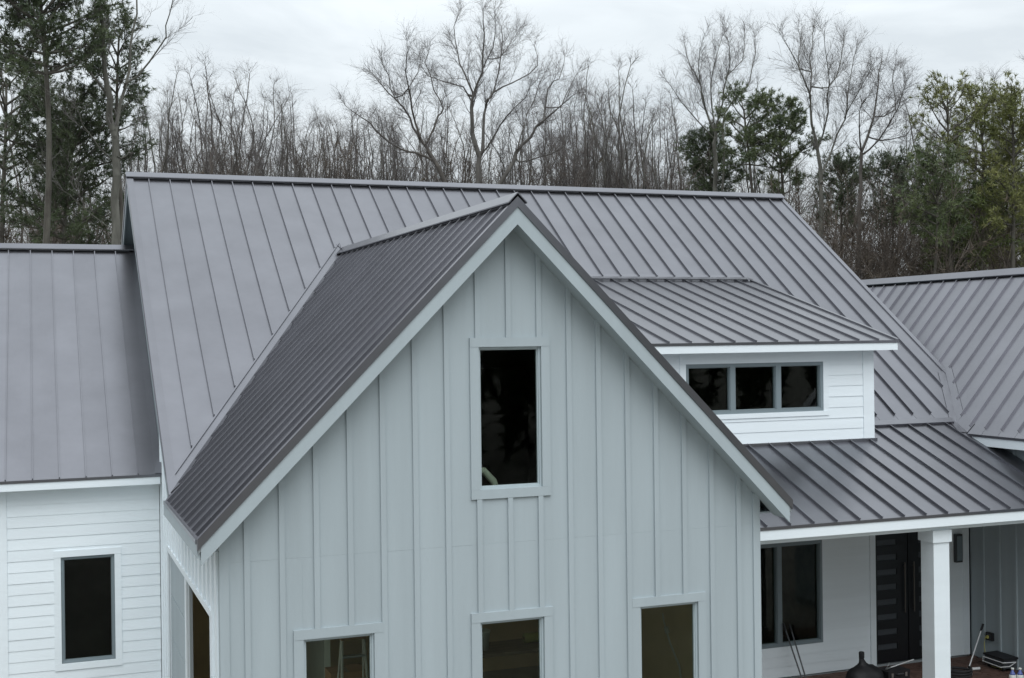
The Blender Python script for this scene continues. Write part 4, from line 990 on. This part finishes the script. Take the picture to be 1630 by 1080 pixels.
MB().lathe((-.05, 0, .465), [(.040, 0), (.046, .02), (.047, .10), (.040, .115)], 14).build('neck_cap', 'rubber', e, True)
# black case with a white pole across it
b1 = at_floor(1424, 1088); e = thing('tool_case', b1, 'black hard case on the bricks in front of the front door', 'case')
MB().box(-.24, .20, -.15, .15, 0, .19).build('body', 'black', e); MB().box(-.245, .205, -.155, .155, .191, .25).build('lid', 'black', e)
MB().tube([(-.08, -.16, .20), (-.08, -.19, .21), (.04, -.19, .21), (.04, -.16, .20)], .01).build('handle', 'steel_dark', e)
for xx in (-.16, .12): MB().box(xx - .02, xx + .02, -.162, -.1555, .15, .22).build('latch', 'metal_bright', e)
top = b1 + Vector((0, 0, .262)); a = top + Vector((-.10, .0, .012)); c = top + Vector((.62, .28, .012))
e = thing('paint_pole', a, 'thin white pole lying across the black case towards the porch post', 'pole')
MB().tube(rel(e, [a, c]), .010).build('shaft', 'metal_white', e); MB().tube(rel(e, [a - (c - a) * .14, a + (c - a) * .02]), .016).build('ferrule', 'metal_bright', e)
MB().tube(rel(e, [a + Vector((-.09, -.03, .0)), a + Vector((-.07, -.05, .05)), a + Vector((-.02, -.02, .09))]), .008).build('hook', 'metal_bright', e)
# long handled roller by the right wing wall and the black hose beside it
top = px_plane(1565, 994, 1, 3.62); bot = at_floor(1541, 1067)
e = thing('long_handled_roller', bot, 'pale long handle with black grip leaning at the right end of the porch', 'tool')
d = top - bot; MB().tube(rel(e, [bot + d * .04, bot + d * .86]), .012).build('shaft', 'metal_white', e); MB().tube(rel(e, [bot + d * .85, top]), .021).build('grip', 'rubber', e)
MB().tube(rel(e, [bot + d * .05 + Vector((-.02, 0, 0)), bot + d * .05 + Vector((.06, -.02, -.03)), bot + Vector((.09, -.03, .03))]), .009).build('frame', 'metal_white', e)
MB().tube(rel(e, [bot + Vector((.0, -.04, .025)), bot + Vector((.20, -.06, .025))]), .024, 12).build('roller', 'metal_white', e)
b2 = at_floor(1527, 1080); e = thing('hose_coil', b2, 'coiled black hose on the bricks beside the porch post', 'hose')
pts = [(.20 * math.cos(t) * (1 + .05 * math.sin(t * .7)), .19 * math.sin(t), .03 + .012 * t / 1.6) for t in np.linspace(0, 6.28 * 3, 70)]
MB().tube(pts, .022, 7).build('coil', 'rubber', e, True); MB().tube([(.20, 0, .06), (.22, -.06, .06)], .026, 8).build('coupling', 'metal_bright', e)
# cord from the outlet, crate with a white frame, two bottles
o1 = Vector((XWW - .075, 3.55, .60)); e = thing('extension_cord', Vector((10.42, 3.4, FL + .012)), 'yellow-green cord hanging from the outlet box to the floor', 'cord')
MB().tube(rel(e, [o1, o1 + Vector((-.08, -.02, .0)), o1 + Vector((-.13, -.05, -.10)), o1 + Vector((-.13, -.08, -.38)), (10.40, 3.42, FL + .02), (10.33, 3.25, FL + .012), (10.36, 3.0, FL + .012)]), .008, 6).build('cable', 'cord_yellow', e)
MB().box(.075, .105, .13, .17, .41, .46).build('plug', 'cord_yellow', e)
b3 = Vector((10.36, 3.12, FL + .004)); e = thing('folding_cart', b3, 'black crate with a white tubular frame against the right wing wall', 'cart')
MB().box(-.10, .18, -.26, .22, .05, .20).build('bin', 'steel_dark', e); MB().box(-.12, .20, -.28, .24, .201, .235).build('lid', 'black', e)
MB().tube([(-.14, -.28, .17), (-.14, .22, .17), (-.14, .22, .09), (-.14, -.22, .08), (-.04, -.33, .11), (.10, -.33, .17), (-.14, -.28, .17)], .009, 7).build('frame', 'metal_white', e)
for sx in (-.06, .14):
    for sy in (-.20, .16): MB().lathe((sx, sy, 0), [(.02, 0), (.025, .012), (.025, .04), (.015, .0495)], 10).build('foot', 'rubber', e)
for i, (u, v) in enumerate(((1612, 1092), (1624, 1092))):
    q = at_floor(u, v); e = thing('jug', q, ('left' if i == 0 else 'right') + ' white jug with a blue top in the lower right corner', 'jug', 'white jugs on the porch')
    MB().lathe((0, 0, 0), [(.05, 0), (.058, .01), (.058, .17), (.050, .19)], 14).build('body', 'bottle_white', e, True)
    MB().lathe((0, 0, 0), [(.050, .1905), (.040, .215), (.022, .24), (.022, .27)], 14).build('shoulder', 'bottle_blue', e, True)
    MB().lathe((0, 0, 0), [(.026, .2705), (.026, .30), (.022, .303)], 14).build('cap', 'bottle_white', e, True)

# ------------------------------------------------------------------ things inside the garage, seen through the windows
def seen(u, v, y): return px_plane(u, v, 1, y)
q = seen(562, 1045, 2.0); e = thing('stepladder', Vector((q.x, 2.0, .054)), 'pale stepladder inside the left lower window', 'ladder')
hh = seen(562, 1018, 2.0).z - .05
for sx in (-1, 1):
    MB().tube([(sx * .24, -.30, 0), (sx * .15, 0, hh)], .020, 6).build('rail', 'fibreglass', e); MB().tube([(sx * .24, .42, 0), (sx * .15, .04, hh)], .014, 6).build('rear_rail', 'fibreglass', e)
for i in range(6):
    f = (i + .7) / 6.4; MB().box(-.24 + .09 * f, .24 - .09 * f, -.30 + .30 * f - .05, -.30 + .30 * f + .04, hh * f - .012, hh * f + .012).build('step', 'metal_bright', e)
MB().box(-.17, .17, -.05, .12, hh, hh + .03).build('top_cap', 'cardboard', e)
q = seen(545, 1050, 2.9); e = thing('water_tank', Vector((q.x, 2.9, .054)), 'dark grey tank with a brown carton on top behind the stepladder', 'tank')
MB().lathe((0, 0, 0), [(.20, 0), (.24, .03), (.24, 1.02), (.20, 1.08)], 18).build('shell', 'steel_dark', e, True)
tp = 1.082; zc = seen(545, 1034, 2.9).z
e2 = thing('carton', Vector((q.x + .03, 2.9, .054 + tp)), 'brown cardboard carton on the tank behind the stepladder', 'carton'); MB().box(-.24, .26, -.2, .2, .004, .30).build('box_body', 'cardboard', e2); MB().box(-.03, .03, -.201, .201, .3005, .303).build('tape', 'wood_bench', e2)
q = seen(810, 1040, 3.0); e = thing('work_bench', Vector((q.x, 3.0, .054)), 'cluttered wooden bench inside the middle lower window', 'bench'); zt = seen(810, 1034, 2.8).z - .054
MB().box(-.75, .75, -.35, .35, zt - .05, zt).build('bench_top', 'wood_bench', e)
for sx in (-.68, .68):
    for sy in (-.28, .28): MB().box(sx - .04, sx + .04, sy - .04, sy + .04, 0, zt - .051).build('leg', 'wood_bench', e)
MB().box(-.66, .66, -.26, .26, .25, .28).build('shelf', 'wood_bench', e)
e2 = thing('paint_bucket', Vector((q.x - .45, 2.95, .054 + zt + .002)), 'pale bucket on the left end of the bench', 'bucket'); MB().lathe((0, 0, 0), [(.10, 0), (.13, .26), (.135, .262), (.135, .27)], 16).build('pail', 'bottle_white', e2, True); MB().lathe((0, 0, 0), [(.136, .2705), (.136, .285)], 16).build('lid', 'metal_white', e2)
e2 = thing('yellow_roll', Vector((q.x + .42, 3.05, .054 + zt + .002)), 'yellow roll on the right end of the bench', 'roll'); MB().tube([(-.15, 0, .075), (.15, 0, .075)], .075, 14).build('roll_body', 'cord_yellow', e2, True); MB().tube([(-.16, 0, .075), (.16, 0, .075)], .02, 8).build('core', 'cardboard', e2)
a = seen(1057, 990, 1.7); c = seen(1082, 1062, 1.7); bz = Vector((c.x + .1, 1.65, .054)); e = thing('leaning_stick', bz, 'pale crooked stick leaning inside the right lower window', 'stick')
MB().tube(rel(e, [bz, c, c + (a - c) * .55 + Vector((-.02, 0, 0)), a, a + Vector((-.01, .02, .12))]), [.016, .015, .014, .012, .010], 7).build('stem', 'fibreglass', e); MB().tube(rel(e, [a + (c - a) * .12, a + (c - a) * .24]), .035, 8).build('wrap', 'fibreglass', e)
# pale roll behind the upper window
b4 = seen(772, 790, .75); e = thing('insulation_roll', Vector((b4.x - .01, .75, 3.594)), 'pale curved roll in the lower left corner of the upper gable window', 'roll')
zt = seen(770, 747, .75).z - 3.594
pts = [(-.20, 0, zt * .98), (.0, .02, zt * .97), (.13, .02, zt * .80), (.25, .02, zt * .42), (.33, .02, .02)]
MB().tube(pts, [.05, .05, .05, .045, .03], 10).build('roll_body', 'fibreglass', e, True); MB().tube([(-.20, 0, 0.0), (-.20, 0, zt * .97)], .05, 10).build('stand', 'fibreglass', e)
